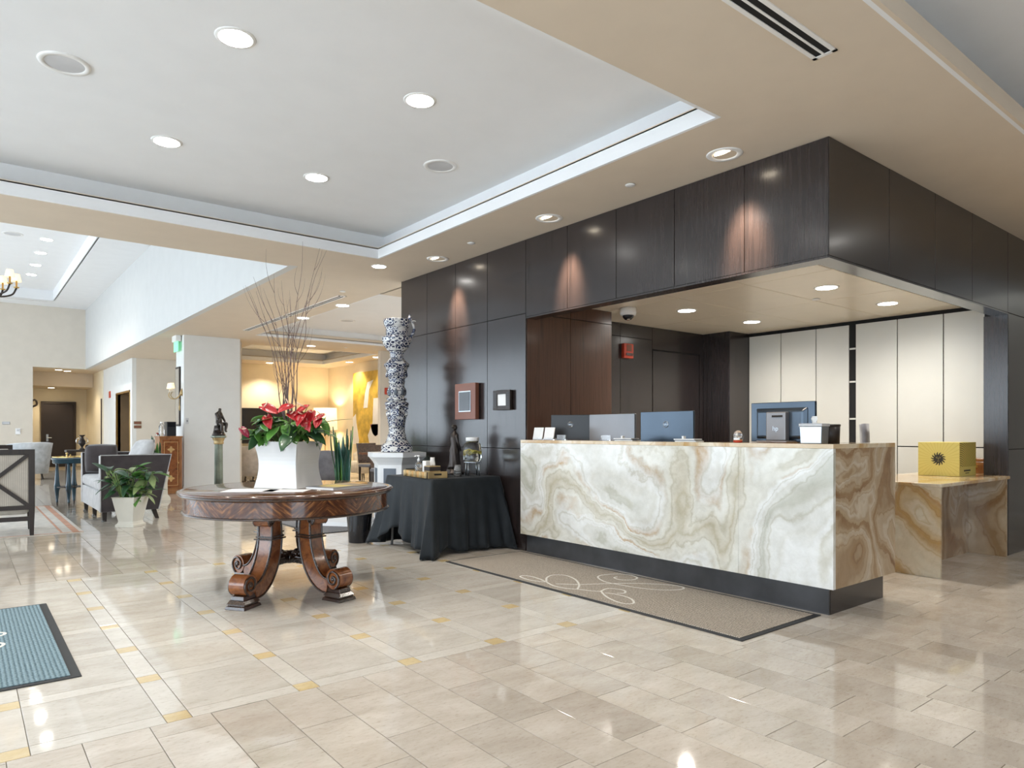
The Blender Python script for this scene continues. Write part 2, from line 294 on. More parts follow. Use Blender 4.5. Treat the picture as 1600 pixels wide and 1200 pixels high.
# ================================================================== mesh helpers
class MB:
    def __init__(s): s.v = []; s.f = []; s.xf = None
    def add(s, vs, fs):
        o = len(s.v)
        s.v += [tuple(s.xf @ Vector(p)) for p in vs] if s.xf else [tuple(p) for p in vs]
        s.f += [tuple(i+o for i in f) for f in fs]; return s
    def box(s, x0, x1, y0, y1, z0, z1):
        return s.add([(x0, y0, z0), (x1, y0, z0), (x1, y1, z0), (x0, y1, z0), (x0, y0, z1), (x1, y0, z1), (x1, y1, z1), (x0, y1, z1)],
                     [(0, 3, 2, 1), (4, 5, 6, 7), (0, 1, 5, 4), (1, 2, 6, 5), (2, 3, 7, 6), (3, 0, 4, 7)])
    def hexa(s, b, t):   # two quads of 4 points, bottom then top
        return s.add(list(b)+list(t), [(0, 3, 2, 1), (4, 5, 6, 7), (0, 1, 5, 4), (1, 2, 6, 5), (2, 3, 7, 6), (3, 0, 4, 7)])
    def lathe(s, prof, seg=32, c=(0, 0, 0), mod=None, cap=True):
        vs = []; fs = []; n = len(prof)
        for i, (r, z) in enumerate(prof):
            for k in range(seg):
                a = 2*PI*k/seg; rr = r*(mod(a, z) if mod else 1)
                vs.append((c[0]+rr*math.cos(a), c[1]+rr*math.sin(a), c[2]+z))
        for i in range(n-1):
            for k in range(seg):
                k2 = (k+1) % seg; fs.append((i*seg+k, i*seg+k2, (i+1)*seg+k2, (i+1)*seg+k))
        if cap:
            if prof[0][0] > 1e-5: fs.append(tuple(reversed(range(seg))))
            if prof[-1][0] > 1e-5: fs.append(tuple((n-1)*seg+k for k in range(seg)))
        return s.add(vs, fs)
    def tube(s, pts, r, seg=8, cap=True):
        pts = [Vector(p) for p in pts]; n = len(pts); rs = r if isinstance(r, (list, tuple)) else [r]*n
        vs = []; fs = []; up = None
        for i, p in enumerate(pts):
            t = (pts[min(i+1, n-1)]-pts[max(i-1, 0)])
            t = t.normalized() if t.length > 1e-9 else Vector((0, 0, 1))
            if up is None: up = Vector((0, 0, 1)) if abs(t.z) < .9 else Vector((1, 0, 0))
            a = (up-t*up.dot(t)); a = a.normalized() if a.length > 1e-6 else t.orthogonal().normalized()
            b = t.cross(a); up = a
            for k in range(seg):
                th = 2*PI*k/seg; vs.append(p+a*(rs[i]*math.cos(th))+b*(rs[i]*math.sin(th)))
        for i in range(n-1):
            for k in range(seg):
                k2 = (k+1) % seg; fs.append((i*seg+k, i*seg+k2, (i+1)*seg+k2, (i+1)*seg+k))
        if cap: fs.append(tuple(reversed(range(seg)))); fs.append(tuple((n-1)*seg+k for k in range(seg)))
        return s.add(vs, fs)
    def grid(s, rows, closed=False):
        n = len(rows[0]); vs = [p for r in rows for p in r]; fs = []
        for i in range(len(rows)-1):
            for k in range(n if closed else n-1):
                k2 = (k+1) % n; fs.append((i*n+k, i*n+k2, (i+1)*n+k2, (i+1)*n+k))
        return s.add(vs, fs)
    def prism(s, poly, fn0, fn1):   # poly of 2-D points, two maps to 3-D
        n = len(poly); vs = [fn0(*p) for p in poly]+[fn1(*p) for p in poly]
        return s.add(vs, [tuple(range(n)), tuple(reversed(range(n, 2*n)))]+[(i, i+n, (i+1) % n+n, (i+1) % n) for i in range(n)])
    def ball(s, c, r, seg=14, rings=8, sc=(1, 1, 1)):
        vs = []; fs = []
        for i in range(rings+1):
            ph = PI*i/rings
            for k in range(seg):
                a = 2*PI*k/seg; vs.append((c[0]+sc[0]*r*math.sin(ph)*math.cos(a), c[1]+sc[1]*r*math.sin(ph)*math.sin(a), c[2]-sc[2]*r*math.cos(ph)))
        for i in range(rings):
            for k in range(seg):
                k2 = (k+1) % seg; fs.append((i*seg+k, i*seg+k2, (i+1)*seg+k2, (i+1)*seg+k))
        return s.add(vs, fs)
    def mesh(s, name, smooth=False):
        me = bpy.data.meshes.new(name); me.from_pydata(s.v, [], s.f)
        bm = bmesh.new(); bm.from_mesh(me); bmesh.ops.remove_doubles(bm, verts=bm.verts, dist=1e-6); bmesh.ops.recalc_face_normals(bm, faces=bm.faces); bm.to_mesh(me); bm.free()
        if smooth: me.shade_smooth()
        return me
    def build(s, name, mat, parent=None, smooth=False, bevel=0, solid=0, sub=0, autos=False):
        me = s.mesh(name, smooth); o = bpy.data.objects.new(name, me); COL.objects.link(o)
        if mat: me.materials.append(M[mat])
        if parent: o.parent = parent
        if solid: md = o.modifiers.new('solid', 'SOLIDIFY'); md.thickness = solid; md.offset = 0
        if bevel: md = o.modifiers.new('bevel', 'BEVEL'); md.width = bevel; md.segments = 2; md.limit_method = 'ANGLE'; md.angle_limit = .7
        if sub: md = o.modifiers.new('sub', 'SUBSURF'); md.levels = sub; md.render_levels = sub
        if autos: me.shade_smooth(); md = None; me.set_sharp_from_angle(angle=.6)
        return o
def tag(o, label=None, cat=None, group=None, kind=None):
    if label: o['label'] = label
    if cat: o['category'] = cat
    if group: o['group'] = group
    if kind: o['kind'] = kind
    return o
def thing(name, label, cat, loc=(0, 0, 0), rz=0, group=None):
    o = bpy.data.objects.new(name, None); COL.objects.link(o); o.empty_display_size = .1
    o.location = loc; o.rotation_euler = (0, 0, rz); return tag(o, label, cat, group)
def struct(name, mb, mat, label, bevel=0, parent=None):
    o = mb.build(name, mat, parent, bevel=bevel)
    if not parent: tag(o, label, kind='structure')
    return o
def inst(name, me, parent, loc, rot=(0, 0, 0), sc=1.0):
    o = bpy.data.objects.new(name, me); COL.objects.link(o); o.parent = parent
    o.location = loc; o.rotation_euler = rot; o.scale = (sc, sc, sc) if not isinstance(sc, tuple) else sc
    return o
def text(name, body, mat, parent, size, mtx, depth=.0008):
    cu = bpy.data.curves.new(name, 'FONT'); cu.body = body; cu.size = size; cu.align_x = 'CENTER'; cu.align_y = 'CENTER'; cu.extrude = depth
    t = bpy.data.objects.new('tmp', cu); COL.objects.link(t)
    dg = bpy.context.evaluated_depsgraph_get(); me = bpy.data.meshes.new_from_object(t.evaluated_get(dg)); bpy.data.objects.remove(t)
    me.transform(mtx); me.materials.clear(); me.materials.append(M[mat])
    o = bpy.data.objects.new(name, me); COL.objects.link(o); o.parent = parent; return o
def bez(pts, n=10):   # Catmull-Rom through points
    P = [Vector(p) for p in pts]; P = [P[0]*2-P[1]]+P+[P[-1]*2-P[-2]]; out = []
    for i in range(1, len(P)-2):
        for k in range(n):
            t = k/n; a, b, c, d = P[i-1], P[i], P[i+1], P[i+2]
            out.append(.5*((2*b)+(c-a)*t+(2*a-5*b+4*c-d)*t*t+(3*b-a-3*c+d)*t**3))
    out.append(P[-2]); return out

# ================================================================== floor
floor = MB().box(-5, 12, -4, 32, -.12, -.004).build('floor', 'grout')
tag(floor, 'polished beige travertine floor with pale inlaid grid running through the lobby', kind='structure')
def tile_mesh(wx, wy, mat):
    g = .0017; c = .0005; x = wx/2-g; y = wy/2-g
    me = bpy.data.meshes.new('tile')
    me.from_pydata([(-x, -y, -.004), (x, -y, -.004), (x, y, -.004), (-x, y, -.004), (-x, -y, -c), (x, -y, -c), (x, y, -c), (-x, y, -c),
                    (-x+c, -y+c, 0), (x-c, -y+c, 0), (x-c, y-c, 0), (-x+c, y-c, 0)], [],
                   [(0, 1, 5, 4), (1, 2, 6, 5), (2, 3, 7, 6), (3, 0, 4, 7), (4, 5, 9, 8), (5, 6, 10, 9), (6, 7, 11, 10), (7, 4, 8, 11), (8, 9, 10, 11)])
    me.materials.append(M[mat]); return me
_tm = {}
def tmesh(wx, wy, mat):
    k = (round(wx, 4), round(wy, 4), mat)
    if k not in _tm: _tm[k] = tile_mesh(wx, wy, mat)
    return _tm[k]
def place_tile(name, x0, x1, y0, y1, mat):
    inst(name, tmesh(x1-x0, y1-y0, mat), floor, ((x0+x1)/2, (y0+y1)/2, 0))
PX, PY, GX, GY, SW = .561, .570, .15, 3.165, .098
IX0, IX1 = GX-4*PX-SW/2, GX+6*PX+SW/2
IY0, IY1 = GY-SW/2, GY+6*PY+SW/2
for i in range(-4, 7):
    for j in range(0, 7):
        x = GX+i*PX; y = GY+j*PY
        place_tile('accent_tile', x-SW/2, x+SW/2, y-SW/2, y+SW/2, 'gold_tile')
        if i < 6: place_tile('border_strip', x+SW/2, x+PX-SW/2, y-SW/2, y+SW/2, 'strip')
        if j < 6: place_tile('border_strip', x-SW/2, x+SW/2, y+SW/2, y+PY-SW/2, 'strip')
        if i < 6 and j < 6: place_tile('inlay_tile', x+SW/2, x+PX-SW/2, y+SW/2, y+PY-SW/2, 'inlay')
# running-bond tiles outside the inlaid field
TW, TL = .2355, .475
cand = []
rr = random.Random(3)
for k in range(-24, 49):
    x0 = .596+TW*k; x1 = x0+TW; y = -4-rr.random()*TL
    while y < 25.5:
        a, b = y, y+TL; y += TL
        cx0, cx1 = max(x0, -5), min(x1, 12)
        if cx1-cx0 < .02: continue
        segs = []
        if cx0 < IX1-1e-4 and cx1 > IX0+1e-4:
            if cx0 < IX1 < cx1:
                segs.append((IX1, cx1, max(a, IY0), min(b, IY1))); segs.append((cx0, cx1, a, min(b, IY0))); segs.append((cx0, cx1, max(a, IY1), b))
            elif cx0 < IX0 < cx1:
                segs.append((cx0, IX0, max(a, IY0), min(b, IY1))); segs.append((cx0, cx1, a, min(b, IY0))); segs.append((cx0, cx1, max(a, IY1), b))
            else: segs.append((cx0, cx1, a, min(b, IY0))); segs.append((cx0, cx1, max(a, IY1), b))
        else: segs.append((cx0, cx1, a, b))
        for q in segs:
            if q[1]-q[0] > .012 and q[3]-q[2] > .012: cand.append(q)
def frust(q):
    cx, cy = (q[0]+q[1])/2, (q[2]+q[3])/2
    F = cx*.6225+cy*.7826; R = cx*.7826-cy*.6225
    if F < 2.1 or abs(R/F) > .80 or (cx > 4.44 and cy > 2.25) : return 1e9
    return F
cand.sort(key=frust)
for q in cand[:300]: place_tile('floor_tile', *q, 'tile')
rest = MB()
for q in cand[300:]:
    g = .0017
    rest.box(q[0]+g, q[1]-g, q[2]+g, q[3]-g, -.004, 0)
me = bpy.data.meshes.new('floor_tile'); me.from_pydata(rest.v, [], rest.f); me.materials.append(M['tile'])
o = bpy.data.objects.new('floor_tile', me); COL.objects.link(o); o.parent = floor; o['kind'] = 'stuff'

# ================================================================== ceiling and walls
ZC = 3.14
s = MB()
def soff(x0, x1, y0, y1, z0=ZC, z1=ZC+.12): s.box(x0, x1, y0, y1, z0, z1)
soff(-5, 12, 1.43, 2.55); soff(3.64, 4.6, 2.55, 6.98); soff(-5, -2.4, 2.55, 6.98); soff(-5, 4.6, 6.98, 7.95)
soff(3.0, 4.62, 7.95, 14.04); soff(4.6, 9.2, 7.80, 8.80); soff(3.0, 9.2, 14.04, 15.6); soff(3.0, 4.75, 15.6, 28.6); soff(1.6, 3.0, 25.051, 26.849)
soff(4.75, 5.05, 15.6, 20.2); soff(8.1, 9.2, 15.6, 20.2); soff(5.05, 8.1, 18.9, 20.2); soff(8.7, 9.2, 8.8, 14.04)
soff(-5, 12, -4, -2.4); soff(-4.5, 11.5, 1.404, 1.4255, ZC-.002, ZC+.103)
soff(1.641, 3.43, 26.95, 28.49, 2.69, 2.8); soff(1.641, 3.43, 26.85, 26.95, 2.69, 3.2)
ceiling = struct('ceiling', s, 'soffit_paint', 'beige painted soffits framing the recessed white ceiling trays')
s = MB()
def tray(x0, x1, y0, y1, lip=.10, back=.16, top=.30):
    z = ZC; t = .02
    # thin white lip lining the opening, then a ledge set back, an upper riser and the raised ceiling
    for (a, b, c, d) in ((x0-t, x0+.004, y0-t, y1+t), (x1-.004, x1+t, y0-t, y1+t), (x0, x1, y0-t, y0+.004), (x0, x1, y1-.004, y1+t)): s.box(a, b, c, d, z-.001, z+lip)
    X0, X1, Y0, Y1 = x0-back, x1+back, y0-back, y1+back
    for (a, b, c, d) in ((X0, x0, Y0, Y1), (x1, X1, Y0, Y1), (x0, x1, Y0, y0), (x0, x1, y1, Y1)): s.box(a, b, c, d, z+lip, z+lip+.012)
    for (a, b, c, d) in ((X0-t, X0, Y0, Y1), (X1, X1+t, Y0, Y1), (X0, X1, Y0-t, Y0), (X0, X1, Y1, Y1+t)): s.box(a, b, c, d, z+lip, z+top+.02)
    s.box(X0-t, X1+t, Y0-t, Y1+t, z+top, z+top+.05)
tray(-2.4, 3.64, 2.55, 6.98)
tray(4.62, 8.7, 8.80, 14.04, .05, .02, .24)
tray(5.05, 8.1, 15.6, 18.9)
tray(-4.5, 11.5, -2.4, 1.43, .10, .16, .35)
# high lounge ceiling with its own tray
ZH = 4.97
for (a, b, c, d) in ((-5, 3.02, 23.75, 24.95), (2.06, 3.02, 7.95, 23.75), (-5, -3.5, 7.95, 23.75), (-3.5, 2.06, 7.95, 9.5)): s.box(a, b, c, d, ZH, ZH+.08)
for (a, b, c, d) in ((2.04, 2.08, 9.5, 23.75), (-3.5, 2.06, 23.73, 23.77), (-3.52, -3.48, 9.5, 23.75), (-3.5, 2.06, 9.48, 9.52)): s.box(a, b, c, d, ZH, ZH+.30)
s.box(-3.5, 2.06, 9.5, 23.75, ZH+.28, ZH+.34)
struct('ceiling', s, 'tray_paint', 'white recessed ceiling trays with stepped edges above the lobby')
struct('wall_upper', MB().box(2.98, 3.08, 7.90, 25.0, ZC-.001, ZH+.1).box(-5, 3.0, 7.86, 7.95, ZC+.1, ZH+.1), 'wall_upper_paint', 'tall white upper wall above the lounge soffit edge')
struct('wall_far', MB().box(-5, 1.64, 24.9, 25.05, 0, ZH+.1).box(1.64, 2.98, 24.9, 25.05, ZC, ZH+.1), 'wall_paint', 'beige far wall of the lounge with a hallway opening')
struct('wall_hall', MB().box(1.55, 1.64, 25.05, 28.6, 0, 3.2).box(1.5, 3.6, 28.5, 28.6, 0, 3.2).box(3.44, 3.56, 24.95, 28.6, 0, 3.2), 'wall_gold', 'warm beige hallway walls behind the lounge')
# wall with the elevator opening, facing the windows
wl = MB().box(3.47, 3.57, 22.62, 25.0, 0, ZC).box(3.47, 3.57, 20.3, 20.59, 0, ZC).box(3.47, 3.57, 20.59, 22.62, 2.27, ZC)
struct('wall_elevator', wl, 'wall_pale', 'pale daylit wall with a metal framed opening left of the column')
struct('wall_lounge', MB().box(3.571, 4.72, 20.3, 20.4, 0, ZC), 'wall_paint', 'beige wall with small signs behind the marquetry cabinet')
struct('wall_partition', MB().box(4.56, 4.72, 15.3, 20.4, 0, ZC), 'wall_paint', 'partition beside the back lounge')
struct('wall_back', MB().box(4.72, 9.2, 20.0, 20.1, 0, 3.5), 'wall_gold', 'warm yellow rear wall of the back lounge')
struct('wall_side', MB().box(8.75, 8.85, 14.95, 20.0, 0, 3.5), 'wall_gold', 'yellow side wall carrying the gold abstract painting')
struct('wall_return', MB().box(7.80, 9.2, 14.85, 14.97, 0, 3.2), 'wall_paint', 'narrow grey beige return wall behind the ceramic column')
struct('wall_rear_side', MB().box(9.1, 9.2, 7.8, 14.9, 0, 3.5), 'wall_paint', 'side wall of the middle lounge')
column = struct('wall_column', MB().box(3.45, 4.54, 14.82, 15.45, 0, ZC).box(3.435, 4.555, 14.805, 15.465, 0, .12), 'wall_pale', 'broad pale square column between lounge and back room', bevel=.004)
# daylight side: storefront windows out of view, real openings with posts
win = MB()
y = -4.0
while y < 25:
    win.box(-5.08, -4.95, y-.05, y+.05, 0, 5.3); y += 1.6
win.box(-5.08, -4.95, -4, 25, 0, .12); win.box(-5.06, -4.97, -4, 25, 2.35, 2.43); win.box(-5.2, -4.95, -4, 7.9, 2.95, 5.3); win.box(-5.2, -4.95, 7.9, 25, 3.7, 5.4)  # unseen lounge header lowered to cut daylight on the upper wall
struct('window_1', win, 'black_plastic', 'tall dark framed storefront windows along the daylight side')
struct('wall_entrance', MB().box(-5, -1.2, -4.1, -4, 0, 3.7).box(1.2, 12, -4.1, -4, 0, 3.7).box(-1.2, 1.2, -4.1, -4, 2.4, 3.7), 'espresso', 'unseen dark wood entrance wall behind the viewer, darkened to dim reflections, with a glazed doorway')  # unseen wall, kept solid and dark to dim reflections in the wood
struct('window_2', MB().box(-1.2, -1.12, -4.08, -4, 0, 2.4).box(1.12, 1.2, -4.08, -4, 0, 2.4).box(-.04, .04, -4.08, -4, 0, 2.4).box(-1.12, 1.12, -4.08, -4, 2.32, 2.4), 'black_plastic', 'dark framed entrance doorway behind the viewer')
struct('wall_end', MB().box(12, 12.1, -4, 2.4, 0, 3.7), 'wall_paint', 'beige end wall beyond the reception')

# ------------------------------------------------------------------ wood clad reception block
XW, YW = 4.44, 2.25
def panels(parent, name, quads, axis, at, mat, proud=.012, gap=.003):
    for (a0, a1, z0, z1) in quads:
        m = MB()
        if axis == 'x': m.box(at-proud, at, a0+gap, a1-gap, z0+gap, z1-gap)
        else: m.box(a0+gap, a1-gap, at-proud, at, z0+gap, z1-gap)
        m.build(name, mat, parent, bevel=.0015)
w1 = struct('wall_right', MB().box(XW+.012, XW+.20, 5.372, 7.87, 0, ZC).box(XW+.012, XW+.135, YW+.012, 5.36, 2.357, ZC), 'black_gap', 'dark espresso wood panelled wall and fascia above the reception opening')
q = []
Y4 = [5.36, 6.01, 6.625, 7.25, 7.87]
for a, b in zip(Y4, Y4[1:]): q += [(a, b, 0, .30 if False else 1.03), (a, b, 1.03, 2.395), (a, b, 2.395, ZC)]
YF = [YW, 2.875, 3.505, 4.13, 4.75, 5.36]
for a, b in zip(YF, YF[1:]): q.append((a, b, 2.357, ZC))
panels(w1, 'wood_panel', q, 'x', XW+.012, 'dark_wood')
MB().box(XW, XW+.135, YW, 5.36, 2.343, 2.357).build('fascia_soffit', 'dark_wood', w1)
MB().box(XW-.001, XW+.2, 7.862, 7.875, 0, ZC).build('end_trim', 'dark_wood', w1)
w2 = struct('wall_front', MB().box(XW+.12, 7.93, YW+.012, YW+.14, 2.357, ZC).box(7.942, 12, YW+.012, YW+.20, 0, ZC), 'black_gap', 'dark wood side fascia and pier right of the reception counter')
q = []
XF = [XW, 5.333, 6.174, 6.99, 7.93]
for a, b in zip(XF, XF[1:]): q.append((a, b, 2.357, ZC))
for a, b in ((7.93, 8.9), (8.9, 9.9), (9.9, 10.9), (10.9, 11.99)): q += [(a, b, 0, 1.03), (a, b, 1.03, 2.357), (a, b, 2.357, ZC)]
panels(w2, 'wood_panel', q, 'y', YW+.012, 'dark_wood')
MB().box(XW+.135, 7.93, YW, YW+.14, 2.343, 2.357).build('fascia_soffit', 'dark_wood', w2)
MB().box(7.93, 7.945, YW, 2.455, 0, 2.343).build('jamb_panel', 'dark_wood', w2, bevel=.002)
# interior of the reception
w3 = struct('wall_left', MB().box(XW+.201, 5.69, 5.372, 5.47, 0, 2.6).box(5.60, 5.69, 5.37, 5.9, 0, 2.6).box(5.6, 8.5, 5.832, 5.93, 0, 2.6).box(8.012, 8.5, 5.412, 5.83, 0, 2.6), 'black_gap', 'brown wood panelled inner wall at the left of the reception')
panels(w3, 'wood_panel', [(XW+.015, 5.06, 0, 2.40), (5.06, 5.69, 0, 2.40), (XW+.136, 5.06, 2.40, 2.545), (5.06, 5.69, 2.40, 2.545)], 'y', 5.372, 'brown_wood')
panels(w3, 'wood_panel', [(5.70, 6.33, 0, 2.38), (6.33, 6.93, 0, 2.38), (5.70, 6.33, 2.38, 2.545), (6.33, 6.93, 2.38, 2.545), (6.93, 7.92, 2.26, 2.545), (7.92, 8.0, 0, 2.545)], 'y', 5.832, 'dark_wood')
panels(w3, 'wood_panel', [(5.40, 5.82, 0, 2.545)], 'x', 8.012, 'dark_wood')
panels(w3, 'wood_panel', [(8.0, 8.45, 0, 2.545)], 'y', 5.412, 'dark_wood')
d1 = tag(MB().box(6.945, 7.905, 5.822, 5.836, .01, 2.245).build('door_1', 'dark_wood', None, bevel=.002), 'flush dark wood door in the back of the reception', kind='structure')
MB().box(7.02, 7.06, 5.78, 5.822, 1.0, 1.03).box(7.02, 7.14, 5.765, 5.78, 1.005, 1.025).build('door_handle', 'silver', d1)
w4 = struct('wall_reception', MB().box(8.47, 8.6, 2.3, 5.5, 0, 2.6), 'black_gap', 'cream tall cupboard panels along the back of the reception')
YB = [5.40, 4.928, 4.448, 4.03, 3.955, 3.477, 2.998, 2.46]
for a, b in zip(YB, YB[1:]):
    if abs(a-4.03) < .001: continue
    if a > 3.5: MB().box(8.45, 8.468, b+.005, a-.005, .02, 2.50).build('cream_panel', 'panel_cream', w4, bevel=.002)
    else:
        MB().box(8.45, 8.468, b+.005, a-.005, 1.04, 2.50).build('cream_panel', 'panel_cream', w4, bevel=.002)
        MB().box(8.45, 8.468, b+.005, a-.005, .02, 1.028).build('cream_panel', 'panel_cream', w4, bevel=.002)
for z in (.9, 1.35, 1.8, 2.2): MB().box(8.452, 8.47, 3.957, 4.028, z, z+.02).build('shelf_edge', 'panel_cream', w4)
cl = struct('ceiling', MB().box(XW+.13, 8.6, YW+.13, 5.95, 2.56, 2.62), 'black_gap', 'satin beige panelled ceiling inside the reception')
XE = [XW+.135, 5.63, 6.91, 8.19, 8.47]; YE = [YW+.14, 2.82, 3.61, 4.40, 5.19, 5.84]
for a, b in zip(XE, XE[1:]):
    for c, d in zip(YE, YE[1:]): MB().box(a+.0045, b-.0045, c+.0045, d-.0045, 2.545, 2.562).build('ceiling_panel', 'metal_panel', cl, bevel=.002)

# ------------------------------------------------------------------ onyx counter
XC, YC = 4.36, 2.18
ct = thing('reception_counter', 'long white onyx reception counter with honey brown end and dark plinth', 'counter', (XC, YC, 0))
MB().box(0, .03, 0, .69, .187, 1.092).build('front_slab', 'onyx_front', ct, bevel=.001)
MB().box(0, .03, .6915, 3.165, .187, 1.092).build('front_slab', 'onyx_front', ct, bevel=.001)
MB().box(.0305, .905, 0, .03, .187, 1.092).build('end_slab', 'onyx_brown', ct, bevel=.001)
MB().box(0, .905, 0, .80, 1.0925, 1.122).build('worktop', 'onyx_gold', ct, bevel=.0015)
MB().box(0, .30, .8005, 3.165, 1.0925, 1.122).build('worktop', 'onyx_gold', ct, bevel=.0015)
MB().box(.30, .905, .8005, 3.165, .73, .76).build('staff_desktop', 'espresso', ct, bevel=.002)
MB().box(.095, .86, .082, .70, 0, .187).build('plinth', 'kick_wood', ct, bevel=.001)
MB().box(.095, .86, .702, 3.165, 0, .187).build('plinth', 'kick_wood', ct, bevel=.001)
MB().box(.082, .097, .07, 3.165, 0, .186).build('plinth_face', 'kick_wood', ct); MB().box(.098, .865, .068, .084, 0, .186).build('plinth_face', 'dark_wood', ct)
MB().box(.032, .29, .05, 3.16, .187, 1.09).build('carcass', 'dark_wood', ct)
MB().box(.29, .88, .05, .79, .187, 1.09).build('carcass', 'dark_wood', ct)
MB().box(.29, .85, .79, 3.16, .187, .73).build('carcass', 'dark_wood', ct)
dk = thing('side_desk', 'lower honey onyx desk with open knee space beside the counter end', 'desk', (6.25, 2.24, 0))
MB().box(0, .03, 0, .78, 0, .745).build('end_panel', 'onyx_gold', dk, bevel=.001)
MB().box(1.60, 1.63, .0, .78, 0, .745).build('end_panel', 'onyx_brown', dk, bevel=.001)
MB().box(.03, 1.60, .32, .35, 0, .745).build('back_panel', 'onyx_brown', dk, bevel=.001)
MB().box(-.01, 1.675, -.01, .80, .745, .775).build('desktop', 'onyx_gold', dk, bevel=.004)
MB().box(1.676, 2.17, .24, .80, .745, .775).build('desktop', 'onyx_gold', dk, bevel=.004)

# ================================================================== ceiling lights and fittings
def downlight(x, y, z, label, group, power=60, col=(1, .93, .84), r=.085, lens='lens_white', cone=120, aim=None, rim='trim_white', blend=.6):
    t = thing('downlight', label, 'downlight', (x, y, z), 0, group)
    MB().lathe([(r*.86, -.001), (r*.9, -.006), (r*1.25, -.006), (r*1.32, 0), (r*1.3, .004)], 32, cap=False).build('trim_ring', rim, t, smooth=True)
    if aim:
        MB().lathe([(r*.9, -.001), (r*.80, .05), (0, .051)], 28, cap=False).build('reflector', 'trim_white', t, smooth=True)
        m = MB(); m.xf = Matrix.Translation((0, 0, .02)) @ Matrix.Rotation(math.radians(-22 if aim[0] > 0 else 22), 4, 'Y'); m.lathe([(0, -.016), (r*.74, -.010), (r*.78, .0), (r*.7, .02)], 24)
        m.build('eyeball_lens', lens, t, smooth=True)
    else:
        MB().lathe([(0, -.008), (r*.7, -.0085), (r*1.08, -.0065), (r*1.08, .01)], 28).build('lens', lens, t, smooth=True)
    L = bpy.data.lights.new('lamp', 'SPOT'); L.energy = power*LK; L.color = col; L.spot_size = math.radians(cone); L.spot_blend = blend; L.shadow_soft_size = .06
    lo = bpy.data.objects.new('lamp', L); COL.objects.link(lo); lo.parent = t; lo.location = (0, 0, -.03)
    if aim: lo.rotation_euler = Vector(aim).to_track_quat('-Z', 'Y').to_euler()
    return t
ZT = ZC+.30
k = 0
for (x, y, lab) in ((1.215, 4.05, 'round ceiling downlight at the top of the picture nearest the viewer'), (2.42, 4.04, 'round ceiling downlight in the white tray nearest the reception corner'),
                    (1.235, 5.83, 'round ceiling downlight in the white tray left of the far pair'), (2.44, 5.83, 'round ceiling downlight in the white tray above the twig arrangement'),
                    (-.0, 4.05, 'round ceiling downlight in the white tray outside the left edge'), (-.0, 5.83, 'round ceiling downlight far left in the white tray')):
    downlight(x, y, ZT, lab, 'downlights in the main white tray', 60)
for i_, (x, y) in enumerate(((-.6, -1.6), (2.4, -1.6), (5.4, -1.6), (-.6, .4), (2.4, .4), (5.4, .4), (8.2, .4))):  # unseen lamps added to brighten the near floor
    downlight(x, y, ZC+.35, 'added unseen downlight '+('far left', 'left', 'middle', 'near left', 'near middle', 'near right', 'rightmost')[i_]+' in the tray overhead behind the viewer', 'added fill downlights in the tray behind the viewer', 60)
for (y, lab) in ((2.856, 'gimbal wall washer light nearest the reception corner'), (4.70, 'gimbal wall washer light in the middle of the soffit'), (6.576, 'gimbal wall washer light above the side table')):
    downlight(4.17, y, ZC, lab, 'gimbal wall washers along the wood fascia', 340, (1, .74, .52), .095, 'lens_warm', 40, (.30, .0, -.60), blend=.9)
downlight(3.82, 7.30, ZC, 'small downlight at the end of the soffit near the ceramic column', 'gimbal wall washers along the wood fascia', 40, (1, .85, .7), .07)
for (x, y, lab) in ((6.27, 4.78, 'reception downlight beside the dome camera'), (7.54, 4.78, 'reception downlight at the back above the dark pilaster'), (6.29, 3.21, 'reception downlight nearest the fascia corner'), (7.57, 3.21, 'reception downlight at the back above the cream panels')):
    downlight(x, y, 2.545, lab, 'downlights in the reception ceiling', 95, (1, .93, .84), .085, cone=165, blend=1.0)
for (x, y, lab) in ((4.56, 9.9, 'downlight in the soffit at the near end of the slot diffuser'), (4.53, 11.4, 'downlight in the soffit midway along the slot diffuser')):
    downlight(x, y, ZC, lab, 'downlights by the middle lounge', 90, (1, .92, .8), .085)
for (x, y, lab) in ((6.2, 10.4, 'near downlight in the middle lounge tray'), (7.6, 12.4, 'far downlight in the middle lounge tray')):
    downlight(x, y, ZC+.24, lab, 'downlights by the middle lounge', 220, (1, .93, .84), .085)
for (x, y, lab) in ((6.15, 15.0, 'downlight in the beam before the yellow back room'), (8.4, 16.2, 'downlight above the gold painting nearest the column'), (8.4, 17.8, 'downlight above the gold painting farther back'), (6.75, 19.4, 'downlight washing the yellow rear wall')):
    downlight(x, y, ZC, lab, 'downlights in the yellow back room', 150, (1, .86, .66), .085, 'lens_warm')
for i, y in enumerate((17.47, 18.86, 20.30, 21.60)):
    downlight(1.39, y, ZH+.28, ('first', 'second', 'third', 'fourth')[i]+' of four downlights in a row in the high lounge tray, counted from the top', 'row of downlights in the high lounge tray', 120, (1, .95, .88), .10, cone=110)
for (x, y, z, lab) in ((2.62, 26.0, ZC, 'hallway downlight on the right of the front pair'), (2.36, 25.7, ZC, 'hallway downlight on the left of the front pair'), (2.35, 27.9, 2.69, 'hallway downlight before the dark door')):
    downlight(x, y, z, lab, 'downlights in the hallway', 60, (1, .84, .6), .085, 'lens_warm')
def speaker(x, y, z, r, label):
    t = thing('ceiling_speaker', label, 'speaker', (x, y, z), 0, 'round ceiling speakers')
    MB().lathe([(r*.85, -.004), (r*.87, -.008), (r*1.1, -.008), (r*1.13, 0)], 40, cap=False).build('rim', 'trim_white', t, smooth=True)
    MB().lathe([(0, -.004), (r*.85, -.004), (r*.86, .002)], 40).build('grille', 'grille_grey', t)
speaker(.487, 4.98, ZT, .125, 'round grey ceiling speaker at the upper left of the white tray')
